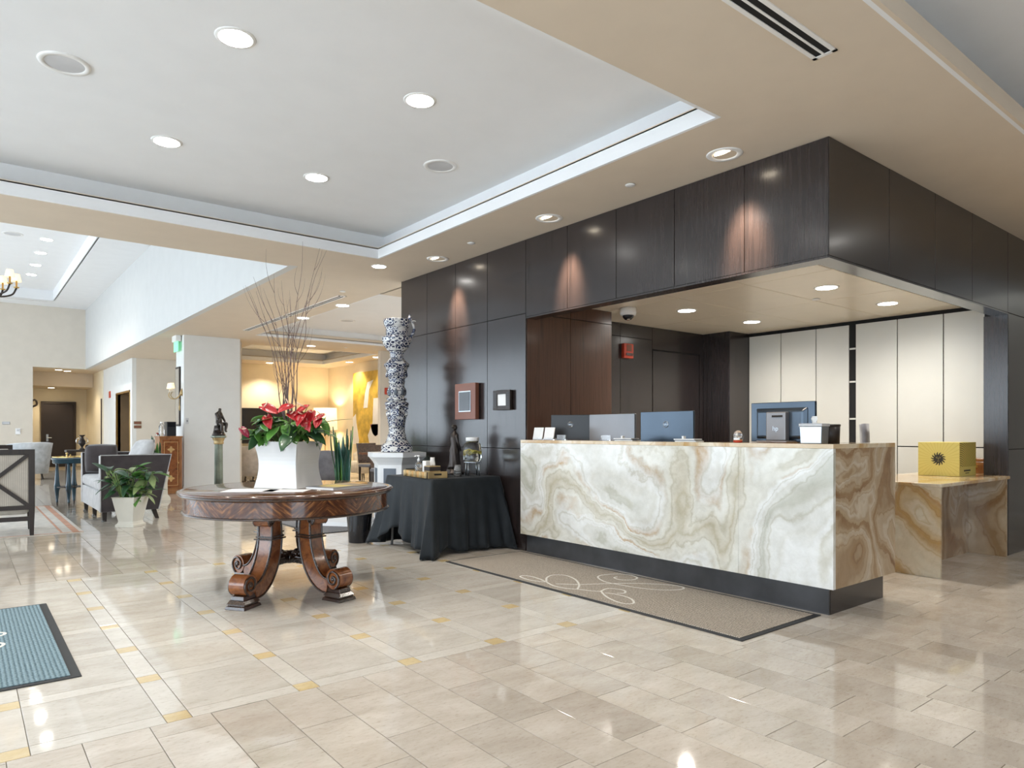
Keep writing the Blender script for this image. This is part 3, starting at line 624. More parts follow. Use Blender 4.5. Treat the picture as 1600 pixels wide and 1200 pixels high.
speaker(3.15, 4.93, ZT, .125, 'round grey ceiling speaker near the soffit edge of the white tray')
speaker(.81, 17.4, ZH+.28, .16, 'round pale ceiling speaker in the high lounge tray')
speaker(5.9, 12.6, ZC+.24, .14, 'round pale ceiling speaker in the middle lounge tray')
def sprinkler(x, y, z, label):
    t = thing('sprinkler_cover', label, 'sprinkler', (x, y, z), 0, 'flat sprinkler covers')
    MB().lathe([(0, -.012), (.036, -.012), (.04, -.008), (.04, -.005)], 24).build('cap', 'trim_white', t, smooth=True)
    MB().lathe([(.03, -.006), (.03, 0)], 16).build('neck', 'grille_grey', t)
sprinkler(4.095, 3.66, ZC, 'flat sprinkler cover between the two nearest wall washers'); sprinkler(4.08, 5.80, ZC, 'flat sprinkler cover between the two farther wall washers')
sprinkler(6.75, 3.55, 2.545, 'flat sprinkler cover in the reception ceiling'); sprinkler(4.1, 8.9, ZC, 'flat sprinkler cover near the slot diffuser'); sprinkler(6.9, 14.8, ZC, 'flat sprinkler cover in the beam before the back room')
def slot(name, x0, x1, y0, y1, z, along, n, label):
    t = thing('slot_diffuser', label, 'air vent', ((x0+x1)/2, (y0+y1)/2, z), 0, 'slot diffusers')
    hx, hy = (x1-x0)/2, (y1-y0)/2; b = .022
    m = MB()
    if along == 'x': m.box(-hx, hx, -hy, -hy+b, -.006, 0).box(-hx, hx, hy-b, hy, -.006, 0).box(-hx, -hx+b, -hy, hy, -.006, 0).box(hx-b, hx, -hy, hy, -.006, 0)
    else: m.box(-hx, -hx+b, -hy, hy, -.006, 0).box(hx-b, hx, -hy, hy, -.006, 0).box(-hx, hx, -hy, -hy+b, -.006, 0).box(-hx, hx, hy-b, hy, -.006, 0)
    m.build('frame', 'trim_white', t)
    MB().box(-hx+.01, hx-.01, -hy+.01, hy-.01, -.002, 0).build('slot', 'black_gap', t)
    for i in range(1, n):
        p = -1+2*i/n
        m = MB().box(-hx+b, hx-b, p*(hy-b)-.006, p*(hy-b)+.006, -.006, 0) if along == 'x' else MB().box(p*(hx-b)-.006, p*(hx-b)+.006, -hy+b, hy-b, -.006, 0)
        m.build('bar', 'trim_white', t)
slot('d', 1.5, 3.475, 1.715, 1.84, ZC, 'x', 2, 'white double slot air diffuser at the top of the picture')
slot('d', 4.18, 4.30, 9.2, 11.3, ZC, 'y', 2, 'slot air diffuser in the soffit behind the twigs, near half')
slot('d', 4.18, 4.30, 11.35, 13.5, ZC, 'y', 2, 'slot air diffuser in the soffit behind the twigs, far half')
slot('d', -.5, 1.95, 23.95, 24.07, ZH, 'x', 2, 'slot air diffuser above the far lounge wall')
# dome camera in the reception
t = thing('dome_camera', 'white dome security camera under the reception ceiling', 'camera', (5.66, 5.09, 2.545))
MB().lathe([(.0, 0), (.085, 0), (.09, -.05), (.082, -.075), (.06, -.08)], 28).build('housing', 'white_plastic', t, smooth=True)
MB().lathe([(.062, -.07), (.058, -.10), (.035, -.125), (0, -.133)], 24).build('dome', 'screen_black', t, smooth=True)
MB().lathe([(.018, -.118), (.018, -.137), (0, -.138)], 12, c=(-.015, -.015, 0)).build('lens', 'chrome', t)
t = thing('fire_alarm', 'red fire alarm with strobe on the dark wood panel in the reception', 'fire alarm', (6.432, 5.819, 2.11))
MB().box(-.085, .085, -.05, 0, 0, .18).build('body', 'red_plastic', t, bevel=.008)
MB().box(-.045, .045, -.056, -.05, .085, .165).build('speaker_grille', 'frame_brown', t, bevel=.003)
MB().box(-.06, .06, -.075, -.05, .03, .065).build('strobe', 'clear_acrylic', t, bevel=.008)
# small things on the wood wall
t = thing('wall_display', 'copper brown framed dark panel on the wood wall above the side table', 'frame', (4.427, 6.345, 1.34))
MB().box(-.05, 0, -.20, .20, 0, .40).build('frame', 'frame_brown', t, bevel=.004); MB().box(-.056, -.05, -.115, .115, .085, .315).build('bezel', 'silver', t); MB().box(-.059, -.056, -.105, .105, .095, .305).build('screen', 'screen_black', t)
t = thing('framed_certificate', 'small black framed white notice left of the reception counter', 'frame', (4.427, 5.708, 1.43))
m = MB().box(-.03, 0, -.145, -.075, 0, .205).box(-.03, 0, .075, .145, 0, .205).box(-.03, 0, -.075, .075, 0, .045).box(-.03, 0, -.075, .075, .165, .205); m.build('frame', 'espresso', t, bevel=.003)
MB().box(-.02, 0, -.08, .08, .04, .17).build('paper', 'paper', t)
for i in range(9):
    for sy in (-1, 1): MB().box(-.034, -.03, sy*.108-.025, sy*.108+.025, .03+i*.018, .036+i*.018).build('ridge', 'black_plastic', t)

# ================================================================== floor mats
def script_line(parent, pts, z, wdt, mat='mat_line'):
    P = bez([(a, b, 0) for a, b in pts], 12); rows = []
    for i, p in enumerate(P):
        d = (P[min(i+1, len(P)-1)]-P[max(i-1, 0)]).normalized(); n = Vector((-d.y, d.x, 0))*wdt/2
        rows.append([(p.x+n.x, p.y+n.y, z), (p.x-n.x, p.y-n.y, z)])
    return MB().grid(rows).build('script_line', mat, parent)
t = thing('floor_mat', 'long brown ribbed floor mat with white script flourish before the counter', 'mat', (3.94, 3.825, 0))
MB().box(-.45, .45, -1.55, 1.55, .0005, .006).build('border', 'mat_edge', t, bevel=.003)
MB().box(-.415, .415, -1.515, 1.515, .004, .0095).build('pile', 'mat_brown', t)
for pl in (
    [(0.278,0.087),(0.224,0.07),(0.212,-0.013),(0.288,-0.073),(0.377,-0.039),(0.408,0.086),(0.332,0.178),(0.204,0.206),(0.122,0.151),(0.059,0.013),(0.069,-0.132),(0.1,-0.288),(0.173,-0.438),(0.289,-0.525),(0.376,-0.508),(0.382,-0.407),(0.278,-0.255),(0.144,-0.126),(-0.016,-0.021),(-0.181,0.078),(-0.296,0.202)],
    [(-0.315,0.294),(-0.352,0.368),(-0.369,0.467),(-0.347,0.584),(-0.298,0.599),(-0.272,0.537),(-0.279,0.424),(-0.315,0.294),(-0.356,0.163),(-0.344,0.04),(-0.295,-0.04),(-0.257,-0.13),(-0.209,-0.208)],
    [(-0.315,0.294),(-0.199,0.419),(-0.087,0.462),(-0.022,0.386),(-0.066,0.226),(-0.178,0.065),(-0.287,-0.032)],
    [(-0.158,-0.317),(-0.111,-0.345),(-0.052,-0.294),(-0.055,-0.221),(-0.1,-0.165),(-0.178,-0.184),(-0.215,-0.213),(-0.295,-0.339),(-0.345,-0.479),(-0.343,-0.567),(-0.288,-0.59),(-0.217,-0.515),(-0.187,-0.426),(-0.187,-0.332),(-0.216,-0.251)]):
    script_line(t, pl, .0102, .016)
t = thing('floor_mat', 'blue ribbed floor mat with pale script at the left edge of the picture', 'mat', (-.45, 4.882, 0))
MB().box(-.91, .91, -.917, .917, .0005, .006).build('border', 'mat_edge', t, bevel=.003)
MB().box(-.875, .865, -.885, .885, .004, .0095).build('pile', 'mat_blue', t)
script_line(t, [(.28, .33), (.45, .30), (.60, .24), (.648, .18), (.60, .12), (.45, .08), (.2, .05)], .0102, .018)
script_line(t, [(.2, .05), (.45, .03), (.58, .0), (.632, -.07), (.58, -.16), (.45, -.22), (.2, -.25)], .0102, .018)
t = thing('floor_mat', 'dark grey mat under the white planter behind the round table', 'mat', (4.0, 8.25, 0))
MB().box(-.75, .5, -.5, 1.2, .0005, .006).build('border', 'mat_edge', t, bevel=.003)
MB().box(-.72, .47, -.47, 1.17, .004, .009).build('pile', 'mat_grey', t)

# ================================================================== round table
TCX, TCY, TH = 1.94, 5.15, .782
tb = thing('round_table', 'round mahogany centre table with scrolled legs and herringbone veneer apron', 'table', (TCX, TCY, 0))
R = .775
top = MB().lathe([(0, TH), (R-.045, TH), (R-.040, TH-.004), (R-.035, TH), (R-.012, TH-.001), (R, TH-.010), (R-.002, TH-.018), (R-.018, TH-.022), (R-.012, TH-.030), (R-.022, TH-.040), (R-.05, TH-.046), (0, TH-.046)], 96).build('tabletop', 'table_top_wood', tb, smooth=True)
MB().lathe([(R-.03, TH-.0225), (R-.010, TH-.026), (R-.014, TH-.034), (R-.045, TH-.0465)], 96, cap=False).build('edge_moulding', 'dark_mahogany', top, smooth=True)
ap = MB().lathe([(R-.045, TH-.046), (R-.045, TH-.150), (R-.10, TH-.150), (R-.10, TH-.046)], 96, cap=False).build('apron', 'apron_veneer', tb, autos=True)
MB().lathe([(R-.10, TH-.150), (R-.05, TH-.148), (R-.030, TH-.152), (R-.028, TH-.160), (R-.040, TH-.166), (R-.10, TH-.166)], 96, cap=False).build('bead', 'dark_mahogany', ap, smooth=True)
MB().lathe([(0, TH-.12), (.36, TH-.12), (.36, TH-.165), (0, TH-.165)], 40).build('support_block', 'dark_mahogany', tb)
def spiral(c, r0, r1, turns, a0, n=40, sgn=1):
    return [(c[0]+(r0+(r1-r0)*i/n)*math.cos(a0+sgn*turns*2*PI*i/n), c[1]+(r0+(r1-r0)*i/n)*math.sin(a0+sgn*turns*2*PI*i/n)) for i in range(n+1)]
def table_leg(ang):
    e = MB(); W = .055
    T = Matrix.Rotation(ang, 4, 'Z')
    fn = lambda y: (lambda r, z: T @ Vector((r, y, z)))
    path = [Vector((p.x, p.y)) for p in bez([(.245, .60, 0), (.235, .50, 0), (.235, .42, 0), (.25, .33, 0), (.285, .24, 0), (.335, .165, 0), (.40, .115, 0), (.47, .098, 0)], 6)]
    th = lambda i: .050+.012*math.sin(PI*i/(len(path)-1))
    L = []; Rr = []
    for i, p in enumerate(path):
        d = (path[min(i+1, len(path)-1)]-path[max(i-1, 0)]).normalized(); nrm = Vector((-d.y, d.x)); L.append(p+nrm*th(i)); Rr.append(p-nrm*th(i))
    m = MB()
    for a in range(len(path)-1):
        q = [L[a], L[a+1], Rr[a+1], Rr[a]]
        vs = [fn(-W)(*v) for v in q]+[fn(W)(*v) for v in q]
        fs = [(0, 1, 2, 3), (7, 6, 5, 4), (0, 4, 5, 1), (2, 6, 7, 3)]
        if a == 0: fs.append((0, 3, 7, 4))
        if a == len(path)-2: fs.append((1, 5, 6, 2))
        m.add(vs, fs)
    lg = m.build('leg', 'burl', tb, autos=True)
    for S in (L, Rr):
        for y in (-W, W): MB().tube([fn(y)(*v) for v in S], .0085, 6).build('edge_moulding', 'dark_mahogany', lg, smooth=True)
    def drum(c, r, w, name):
        m = MB(); k = 28
        for j in range(k):
            a, b = 2*PI*j/k, 2*PI*(j+1)/k
            p, q = (c[0]+r*math.cos(a), c[1]+r*math.sin(a)), (c[0]+r*math.cos(b), c[1]+r*math.sin(b))
            m.add([fn(-w)(*p), fn(-w)(*q), fn(w)(*q), fn(w)(*p), fn(-w)(*c), fn(w)(*c)], [(0, 1, 2, 3), (0, 4, 1), (3, 2, 5)])
        o = m.build(name, 'burl', lg, autos=True)
        for y in (-w-.004, w+.004):
            m2 = MB().tube([fn(y)(*p) for p in spiral(c, r-.004, .012, 1.6, -1.2, 44)], .008, 6)
            m2.tube([fn(y*.6)(*c), fn(y+math.copysign(.008, y))(*c)], .014, 8)
            m2.build('scroll', 'dark_mahogany', lg, smooth=True)
    drum((.535, .155), .072, .060, 'scroll_drum')
    drum((.305, .565), .042, .058, 'scroll_drum')
    # collar band and blocks
    MBc = MB(); 
    for (z, ww, dd, h) in ((.425, .075, .085, .010), (.44, .066, .075, .012)):
        MBc.hexa([T @ Vector(v) for v in ((.235-dd, -ww, z), (.235+dd, -ww, z), (.235+dd, ww, z), (.235-dd, ww, z))], [T @ Vector(v) for v in ((.235-dd, -ww, z+h), (.235+dd, -ww, z+h), (.235+dd, ww, z+h), (.235-dd, ww, z+h))])
    MBc.build('collar', 'dark_mahogany', lg)
    f = MB()
    for (z0, z1, a, b) in ((0, .022, .092, .085), (.022, .034, .078, .078), (.034, .060, .085, .070), (.060, .088, .066, .060)):
        f.hexa([T @ Vector((.53+x*a, y*(a-.012), z0)) for x, y in ((-1, -1), (1, -1), (1, 1), (-1, 1))], [T @ Vector((.53+x*b, y*(b-.012), z1)) for x, y in ((-1, -1), (1, -1), (1, 1), (-1, 1))])
    f.build('foot_block', 'dark_mahogany', lg, bevel=.003)
for a in (215, 289, 35, 109): table_leg(math.radians(a))
st = MB()
rs = random.Random(5)
for a in (215, 289):
    d = Vector((math.cos(math.radians(a)), math.sin(math.radians(a)), 0)); n = 20
    st.tube([d*(.27-.54*i/n)+Vector((0, 0, .255)) for i in range(n+1)], [.030+.010*math.cos(i*PI) for i in range(n+1)], 10)
    for i in range(14):
        p = d*(.25-.5*i/13); st.ball((p.x, p.y, .285+.006*(i % 2)), .020, 8, 5, (1.2, 1.2, .7)); st.ball((p.x, p.y, .228), .018, 8, 5, (1.2, 1.2, .8))
st.ball((0, 0, .255), .055, 14, 8, (1, 1, .9))
st.build('carved_stretcher', 'dark_mahogany', tb, smooth=True)
# papers and magazine
def sheet(name, label, cat, x, y, rz, w, h, t, mat, z=TH):
    o = MB().box(-w/2, w/2, -h/2, h/2, 0, t).build(name, mat); o.location = (x, y, z+.0005); o.rotation_euler = (0, 0, rz); return tag(o, label, cat)
sheet('paper_sheet', 'white paper sheet lying flat on the left of the round table', 'paper', 1.62, 5.02, math.radians(-35), .36, .26, .0015, 'paper')
sheet('paper_sheet', 'white paper under the square white planter', 'paper', 1.80, 4.84, math.radians(-38), .30, .22, .0015, 'paper')
mg = thing('magazine', 'glossy magazine lying on the right of the round table', 'magazine', (2.22, 4.87, TH+.0005), math.radians(20))
MB().box(-.20, .20, -.14, .14, 0, .014).build('pages', 'paper', mg); MB().box(-.203, .203, -.143, .143, .014, .0165).build('cover', 'grey_plastic', mg)
MB().box(-.12, .05, -.09, .10, .0166, .0172).build('cover_picture', 'box_yellow', mg)
sheet('leaflet', 'yellow leaflet on the far right of the round table', 'paper', 2.47, 5.2, .4, .22, .16, .002, 'inlay_wood')
# ------------------------------------------------------------------ leaves
def blade(L, W, kind='heart', bend=.25, cup=.12, fold=0.0, n=10, mtop=5):
    """leaf along +x starting at the origin, curling down with distance"""
    rows = []
    for i in range(n+1):
        u = i/n
        if kind == 'heart': w = W*math.sin(PI*min(1, (u*.86+.14)))**.8*(1-.25*u) if u < 1 else 0
        elif kind == 'lance': w = W*math.sin(PI*u)**.75*(1-.2*u)
        elif kind == 'sword': w = W*(1-u**3.0)*(.75+.25*u)
        if i == n: w = .0005
        if kind != 'sword' and i == 0: w = W*.25 if kind == 'heart' else .002
        x = L*u; z = -bend*L*u*u; row = []
        for j in range(mtop):
            v = -1+2*j/(mtop-1)
            xb = x-(W*.42*abs(v)*(1-u)**3 if kind == 'heart' else 0)
            row.append((xb, w*v, z+cup*w*(v*v)+fold*math.sin(u*9+v)*W*.1))
        rows.append(row)
    return rows
def leaf_mesh(name, mat, *a, **k):
    m = MB().grid(blade(*a, **k)); me = m.mesh(name, True); me.materials.append(M[mat]); return me
def add_mod(o, th=.0012):
    md = o.modifiers.new('solid', 'SOLIDIFY'); md.thickness = th; md.offset = 0
heart = [leaf_mesh('leaf', m, .15, .060, 'heart', b, .15, .4) for m, b in (('leaf_green', .35), ('leaf_dark', .5), ('leaf_green', .15))]
spat = [leaf_mesh('flower', m, .115, .046, 'heart', b, .3, .3) for m, b in (('spathe_red', .1), ('spathe_red', .35), ('spathe_dark', .1))]
pl = thing('potted_anthurium', 'waisted square white planter of red anthuriums with tall bare twigs', 'plant', (1.955, 5.19, TH+.002), math.radians(36))
H = .345
def sq(z, h): return [(-h, -h, z), (h, -h, z), (h, h, z), (-h, h, z)]
rows = []
for i in range(13):
    u = i/12; hw = .182-.026*math.sin(PI*u)+.004*u
    c = .012; rows.append([(x*hw, y*hw, u*H) for x, y in ((-1, -1), (1, -1), (1, 1), (-1, 1))])
rows += [[(x*.174, y*.174, H) for x, y in ((-1, -1), (1, -1), (1, 1), (-1, 1))], [(x*.165, y*.165, H-.05) for x, y in ((-1, -1), (1, -1), (1, 1), (-1, 1))]]
m = MB().grid(rows, True); m.add(sq(0, .188), [(3, 2, 1, 0)]); m.build('planter', 'planter_white', pl, bevel=.003)
MB().add(sq(H-.035, .172), [(0, 1, 2, 3)]).build('soil', 'soil', pl)
rr = random.Random(11)
def stem(parent, p0, p1, r=.0035, mat='stem_green', sag=.04):
    p0 = Vector(p0); p1 = Vector(p1); mid = (p0+p1)/2+Vector((0, 0, sag)); return MB().tube(bez([p0, mid, p1], 5), r, 6).build('stem', mat, parent, smooth=True)
for i in range(34):
    a = rr.uniform(0, 2*PI); rad = rr.uniform(.04, .19); z = H+rr.uniform(.06, .20)-rad*.1
    p = (rad*math.cos(a), rad*math.sin(a), z); stem(pl, (p[0]*.25, p[1]*.25, H-.04), p)
    add_mod(inst('leaf', heart[i % 3], pl, p, (rr.uniform(-.4, .4), rr.uniform(-.45, .35), a+rr.uniform(-.6, .6)), rr.uniform(.8, 1.2)))
for i in range(22):
    a = math.atan2(-5.19, -1.955)-math.radians(36)+rr.uniform(-1.5, 1.5); rad = rr.uniform(.12, .24); z = H+rr.uniform(.03, .17)
    p = (rad*math.cos(a), rad*math.sin(a), z); stem(pl, (p[0]*.25, p[1]*.25, H-.04), p)
    add_mod(inst('leaf', heart[i % 3], pl, p, (rr.uniform(-.5, .5), rr.uniform(-.1, .9), a+rr.uniform(-.9, .9)), rr.uniform(.6, 1.0)))
# flowers at their seen places, given as world points
def w2l(p): return Matrix.Rotation(math.radians(-36), 4, 'Z') @ (Vector(p)-Vector((1.955, 5.19, TH+.002)))
cam_dir = math.atan2(-5.19, -1.955)-math.radians(36)
for i, (p, k, sc, yaw, tilt) in enumerate((((1.72, 5.09, 1.385), 0, 1.25, 1.0, -.1), ((1.74, 5.06, 1.315), 1, 1.0, .2, .35), ((1.90, 4.98, 1.39), 0, 1.3, -.9, -.15), ((1.99, 4.92, 1.385), 0, 1.25, -1.4, .1), ((2.03, 4.93, 1.35), 1, 1.0, -.6, .4),
        ((1.87, 4.96, 1.335), 0, 1.0, .9, .1), ((1.95, 4.90, 1.335), 1, 1.0, -.8, .3), ((1.95, 4.91, 1.295), 1, .8, .4, .5), ((2.05, 4.86, 1.30), 0, .85, -.4, .4), ((2.09, 4.86, 1.325), 0, .95, -1.2, .05), ((1.60, 5.20, 1.225), 2, .85, 1.1, .35), ((1.98, 4.89, 1.27), 1, .7, 0, .5))):
    q = w2l(p); stem(pl, (q.x*.2, q.y*.2, H-.04), q, .003)
    f = inst('flower', spat[k], pl, q, (.15+.4*math.copysign(1, yaw), tilt+.45, cam_dir+yaw), sc*.92); add_mod(f)
    MB().tube([(.012, 0, .004), (.03, 0, .03), (.045, 0, .06)], [.005, .0055, .003], 8).build('spadix', 'spadix', f, smooth=True)
for i in range(3):
    a = (-2.6, -2.4, -.9)[i]; m = MB().tube(bez([(.06*math.cos(a), .06*math.sin(a), H-.03), (.11*math.cos(a), .11*math.sin(a), H+.05), (.135*math.cos(a), .135*math.sin(a), H+.12)], 5), [.004]+[.012, .016, .018, .018, .017, .014, .011, .008, .005, .002], 8); m.build('husk', 'husk', pl, smooth=True)
r2 = random.Random(31)
side = math.atan2(-5.19, -1.955)-math.radians(36)
for i in range(20):
    a = side+(1 if i % 2 else -1)*r2.uniform(.7, 1.7); rad = r2.uniform(.16, .27); z = H+r2.uniform(.03, .20)-.25*max(0, rad-.2)
    p = (rad*math.cos(a), rad*math.sin(a), z); stem(pl, (p[0]*.2, p[1]*.2, H-.04), p, .003)
    add_mod(inst('leaf', heart[(0, 2, 1)[i % 3]], pl, p, (r2.uniform(-.9, .9), r2.uniform(.0, .9), side+r2.uniform(-1.1, 1.1)), r2.uniform(.55, .95)))
# long strap leaves to the right
for (p0, p1) in (((2.05, 4.95, 1.25), (2.24, 4.70, 1.30)), ((2.05, 4.95, 1.22), (2.16, 4.80, 1.19)), ((2.03, 4.98, 1.22), (2.20, 4.86, 1.15))):
    a = w2l(p0); b = w2l(p1); d = (b-a); L = d.length
    me = leaf_mesh('leaf', 'leaf_dark', L, .011, 'lance', .12, .3); o = inst('leaf', me, pl, a, (0, -math.asin(d.z/L)-.1, math.atan2(d.y, d.x))); add_mod(o)
# bare twigs
tips = [(1.985, 5.0, 2.62), (2.085, 4.92, 2.57), (2.125, 4.89, 2.555), (1.70, 5.24, 2.36), (1.82, 5.14, 2.38), (1.86, 5.10, 2.33), (1.715, 5.22, 2.25), (1.90, 5.1, 2.1), (2.06, 5.0, 2.32), (1.79, 5.2, 2.2), (1.93, 5.12, 2.2), (1.66, 5.3, 2.3), (1.95, 5.2, 1.95)]
for i, tp in enumerate(tips):
    tq = w2l(tp); b0 = Vector((rr.uniform(-.05, .05), rr.uniform(-.05, .05), H-.04))
    pts = [b0]
    for k in range(1, 7):
        u = k/7; pts.append(b0.lerp(tq, u)*1.0+Vector((rr.uniform(-.02, .02), rr.uniform(-.02, .02), 0))-Vector((tq.x-b0.x, tq.y-b0.y, 0))*(.30*math.sin(PI*u)))
    pts.append(tq); P = bez(pts, 4); n = len(P)
    m = MB().tube(P, [.0048*(1-.82*j/(n-1)) for j in range(n)], 6)
    br = m.build('twig', 'twig', pl, smooth=True)
    m = MB()
    for k in range(4):
        j = rr.randint(n//3, n-4); p = P[j]; dr = (P[j+1]-P[j]).normalized(); sd = Vector((rr.uniform(-1, 1), rr.uniform(-1, 1), 0)).normalized()
        Lb = rr.uniform(.12, .34); q = [p, p+dr*Lb*.3+sd*Lb*.16, p+dr*Lb*.65+sd*Lb*.22, p+dr*Lb+sd*Lb*.2]
        B = bez(q, 4); MB().tube(B, [.0019*(1-.75*t/(len(B)-1)) for t in range(len(B))], 5).build('side_twig', 'twig', br, smooth=True)

# ================================================================== black cloth side table
KX0, KX1, KY0, KY1, KH = 3.55, 4.37, 5.70, 6.60, .735
kt = thing('folding_table', 'folding table hidden under the black cloth by the wood wall', 'table', ((KX0+KX1)/2, (KY0+KY1)/2, 0))
hx, hy = (KX1-KX0)/2, (KY1-KY0)/2
MB().box(-hx, hx, -hy, hy, KH-.04, KH-.004).build('tabletop', 'grey_plastic', kt)
for sx in (-1, 1):
    for sy in (-1, 1): MB().tube([(sx*(hx-.06), sy*(hy-.06), KH-.04), (sx*(hx-.035), sy*(hy-.035), 0)], .014, 8).build('leg', 'grey_plastic', kt, smooth=True)
per = []
nx, ny = 46, 50
for i in range(nx): per.append((-hx+2*hx*i/nx, -hy, 0, -1, i/nx))
for i in range(ny): per.append((hx, -hy+2*hy*i/ny, 1, 0, i/ny))
for i in range(nx): per.append((hx-2*hx*i/nx, hy, 0, 1, i/nx))
for i in range(ny): per.append((-hx, hy-2*hy*i/ny, -1, 0, i/ny))
rows = []
NV = 16
for j in range(NV+1):
    v = j/NV; row = []
    for k, (x, y, ax, ay, u) in enumerate(per):
        cd = min(u, 1-u)          # distance from a corner along the side
        s_corner = math.exp(-(cd/.13)**2)
        dx, dy = x/hx, y/hy
        side = 0 if ay == -1 else (1 if ax == 1 else (2 if ay == 1 else 3))
        fold = math.sin(u*2*PI*(3.2 if side == 0 else 3.6)+side*1.3)*.7+math.sin(u*2*PI*7.3+side)*.35
        out = v**1.1*(.045+.045*fold*(.5+.5*v))
        out = max(out, .004)
        px = x+ax*out; py = y+ay*out
        cx_, cy_ = math.copysign(1, x), math.copysign(1, y)
        cs = s_corner*v*(.13+.05*math.sin(cd*60)*v)
        px += cx_*cs; py += cy_*cs
        hem = .02+.0*v
        if side == 0: hem = .02+.075*math.exp(-((u-.16)/.09)**2)
        if side == 3: hem = .05+.16*math.exp(-((u-.28)/.20)**2)
        hem *= (1-.9*s_corner)
        z = KH+.002-(KH-hem-.006)*v
        px = min(px, KX1+.035-(KX0+KX1)/2)
        row.append((px, py, max(z, .006)))
    rows.append(row)
rows.insert(0, [(x*.985, y*.985, KH+.006) for (x, y, *_) in per])
m = MB().grid(rows, True); n0 = len(per)
m.f.append(tuple(range(n0)))
# pooled hem corner on the floor at the near left
pool = [[(-hx-.10-.16*math.cos(.2+a*.16)*(.35+b*.16), -hy+.03-.05*b+.22*math.sin(a*.22-.5)*(b*.25), .004+.012*(b % 2)) for a in range(9)] for b in range(4)]
cloth = m.build('tablecloth', 'black_cloth', None, smooth=True, solid=.003); cloth.location = ((KX0+KX1)/2, (KY0+KY1)/2, 0)
tag(cloth, 'black floor length cloth draped over the side table by the wood wall', 'tablecloth')
# tray of sanitizer and tissues
ZK = KH+.0085
tr = thing('serving_tray', 'wooden tray with gilt handles on the black cloth', 'tray', (3.69, 6.05, ZK), math.radians(-6))
MB().box(-.11, .11, -.27, .27, 0, .012).build('base', 'espresso', tr)
for sx in (-1, 1): MB().box(sx*.105-.008, sx*.105+.008, -.27, .27, .0, .062).build('side_rail', 'espresso', tr, bevel=.002)
for k in range(13): MB().tube([(-.119, -.25+k*.0415, .004), (-.119, -.25+k*.0415, .064)], .0155, 8).build('slat', ('husk', 'inlay_wood', 'gold_leaf')[k % 3], tr, smooth=True)
for sy in (-1, 1):
    e = MB().box(-.105, .105, sy*.27-.008, sy*.27+.008, 0, .066).build('end_rail', 'gold_leaf', tr, bevel=.003)
    MB().box(-.04, .04, sy*.281-.005, sy*.281+.005, .03, .047).build('handle_slot', 'black_gap', e, bevel=.006)
bt = thing('sanitizer_bottle', 'clear pump bottle of hand sanitizer in the wooden tray', 'bottle', (3.68, 6.17, ZK+.0125))
MB().lathe([(0, 0), (.036, 0), (.038, .01), (.038, .11), (.03, .128), (.013, .137), (.013, .15)], 24).build('body', 'clear_acrylic', bt, smooth=True)
MB().lathe([(.015, .146), (.015, .165), (.006, .167), (.006, .19), (.016, .192), (.016, .203), (0, .205)], 16).build('pump', 'white_plastic', bt, smooth=True)
MB().tube([(0, 0, .197), (-.03, .01, .197), (-.045, .015, .19)], .005, 8).build('spout', 'white_plastic', bt, smooth=True)
tx = thing('tissue_box', 'brown banded tissue box with a white tissue in the wooden tray', 'tissue box', (3.695, 5.93, ZK+.0125), -.1)
MB().box(-.062, .062, -.062, .062, 0, .105).build('box', 'gold_leaf', tx, bevel=.004); MB().box(-.063, .063, -.063, .063, .055, .098).build('band', 'espresso', tx, bevel=.004)
m = MB(); m.grid([[(-.03+.01*j, -.02+.012*math.sin(i+j), .10+.03*i) for j in range(6)] for i in range(4)]); m.build('tissue', 'paper', tx, smooth=True, solid=.002)
tag(MB().box(-.045, .045, -.035, .035, 0, .15).build('wipes_box', 'paper', None, bevel=.004), 'white box of wipes behind the tissue box in the tray', 'box').location = (3.725, 6.065, ZK+.0125)
cu = thing('plastic_cups', 'short stack of clear plastic cups before the bronze statue', 'cups', (3.98, 5.90, ZK))
for k in range(3): MB().lathe([(.040, 0+k*.022), (.036, .03+k*.022), (.028, .095+k*.012), (.0, .096+k*.012)], 20, cap=False).build('cup', 'clear_acrylic', cu, smooth=True, solid=.0015)
ds = thing('drink_dispenser', 'glass jar of lemon water on a metal stand with a spigot', 'dispenser', (4.18, 5.92, ZK))
st_ = MB(); 
for k in range(4):
    a = k*PI/2+.4; st_.tube([(.085*math.cos(a), .085*math.sin(a), 0), (.078*math.cos(a), .078*math.sin(a), .14)], .007, 8)
st_.build('stand', 'silver', ds, smooth=True)
MB().lathe([(.075, .138), (.09, .138), (.09, .146), (.075, .146), (.075, .138)], 24, cap=False).build('stand_ring', 'silver', ds)
jar = MB().lathe([(0, .148), (.075, .148), (.092, .165), (.097, .19), (.097, .30), (.088, .33), (.066, .345), (.062, .352), (.062, .365)], 32).build('jar', 'glass', ds, smooth=True)
MB().lathe([(0, .152), (.072, .152), (.088, .168), (.092, .19), (.092, .258), (0, .258)], 28).build('water', 'water', ds, smooth=True)
for k in range(10):
    a = k*.63; m = MB(); m.xf = Matrix.Translation((.055*math.cos(a), .055*math.sin(a), .235+.006*(k % 3))) @ Matrix.Rotation(.5+.3*k, 4, 'X'); m.lathe([(0, -.004), (.030, -.004), (.030, .004), (0, .004)], 16); m.build('lemon_slice', 'lemon', ds)
MB().lathe([(0, .40), (.066, .40), (.07, .395), (.07, .362), (.066, .36)], 28).build('lid', 'white_plastic', ds, smooth=True)
MB().tube([(-.095, -.02, .185), (-.125, -.03, .185), (-.13, -.03, .165)], .009, 8).build('spigot', 'silver', ds, smooth=True)

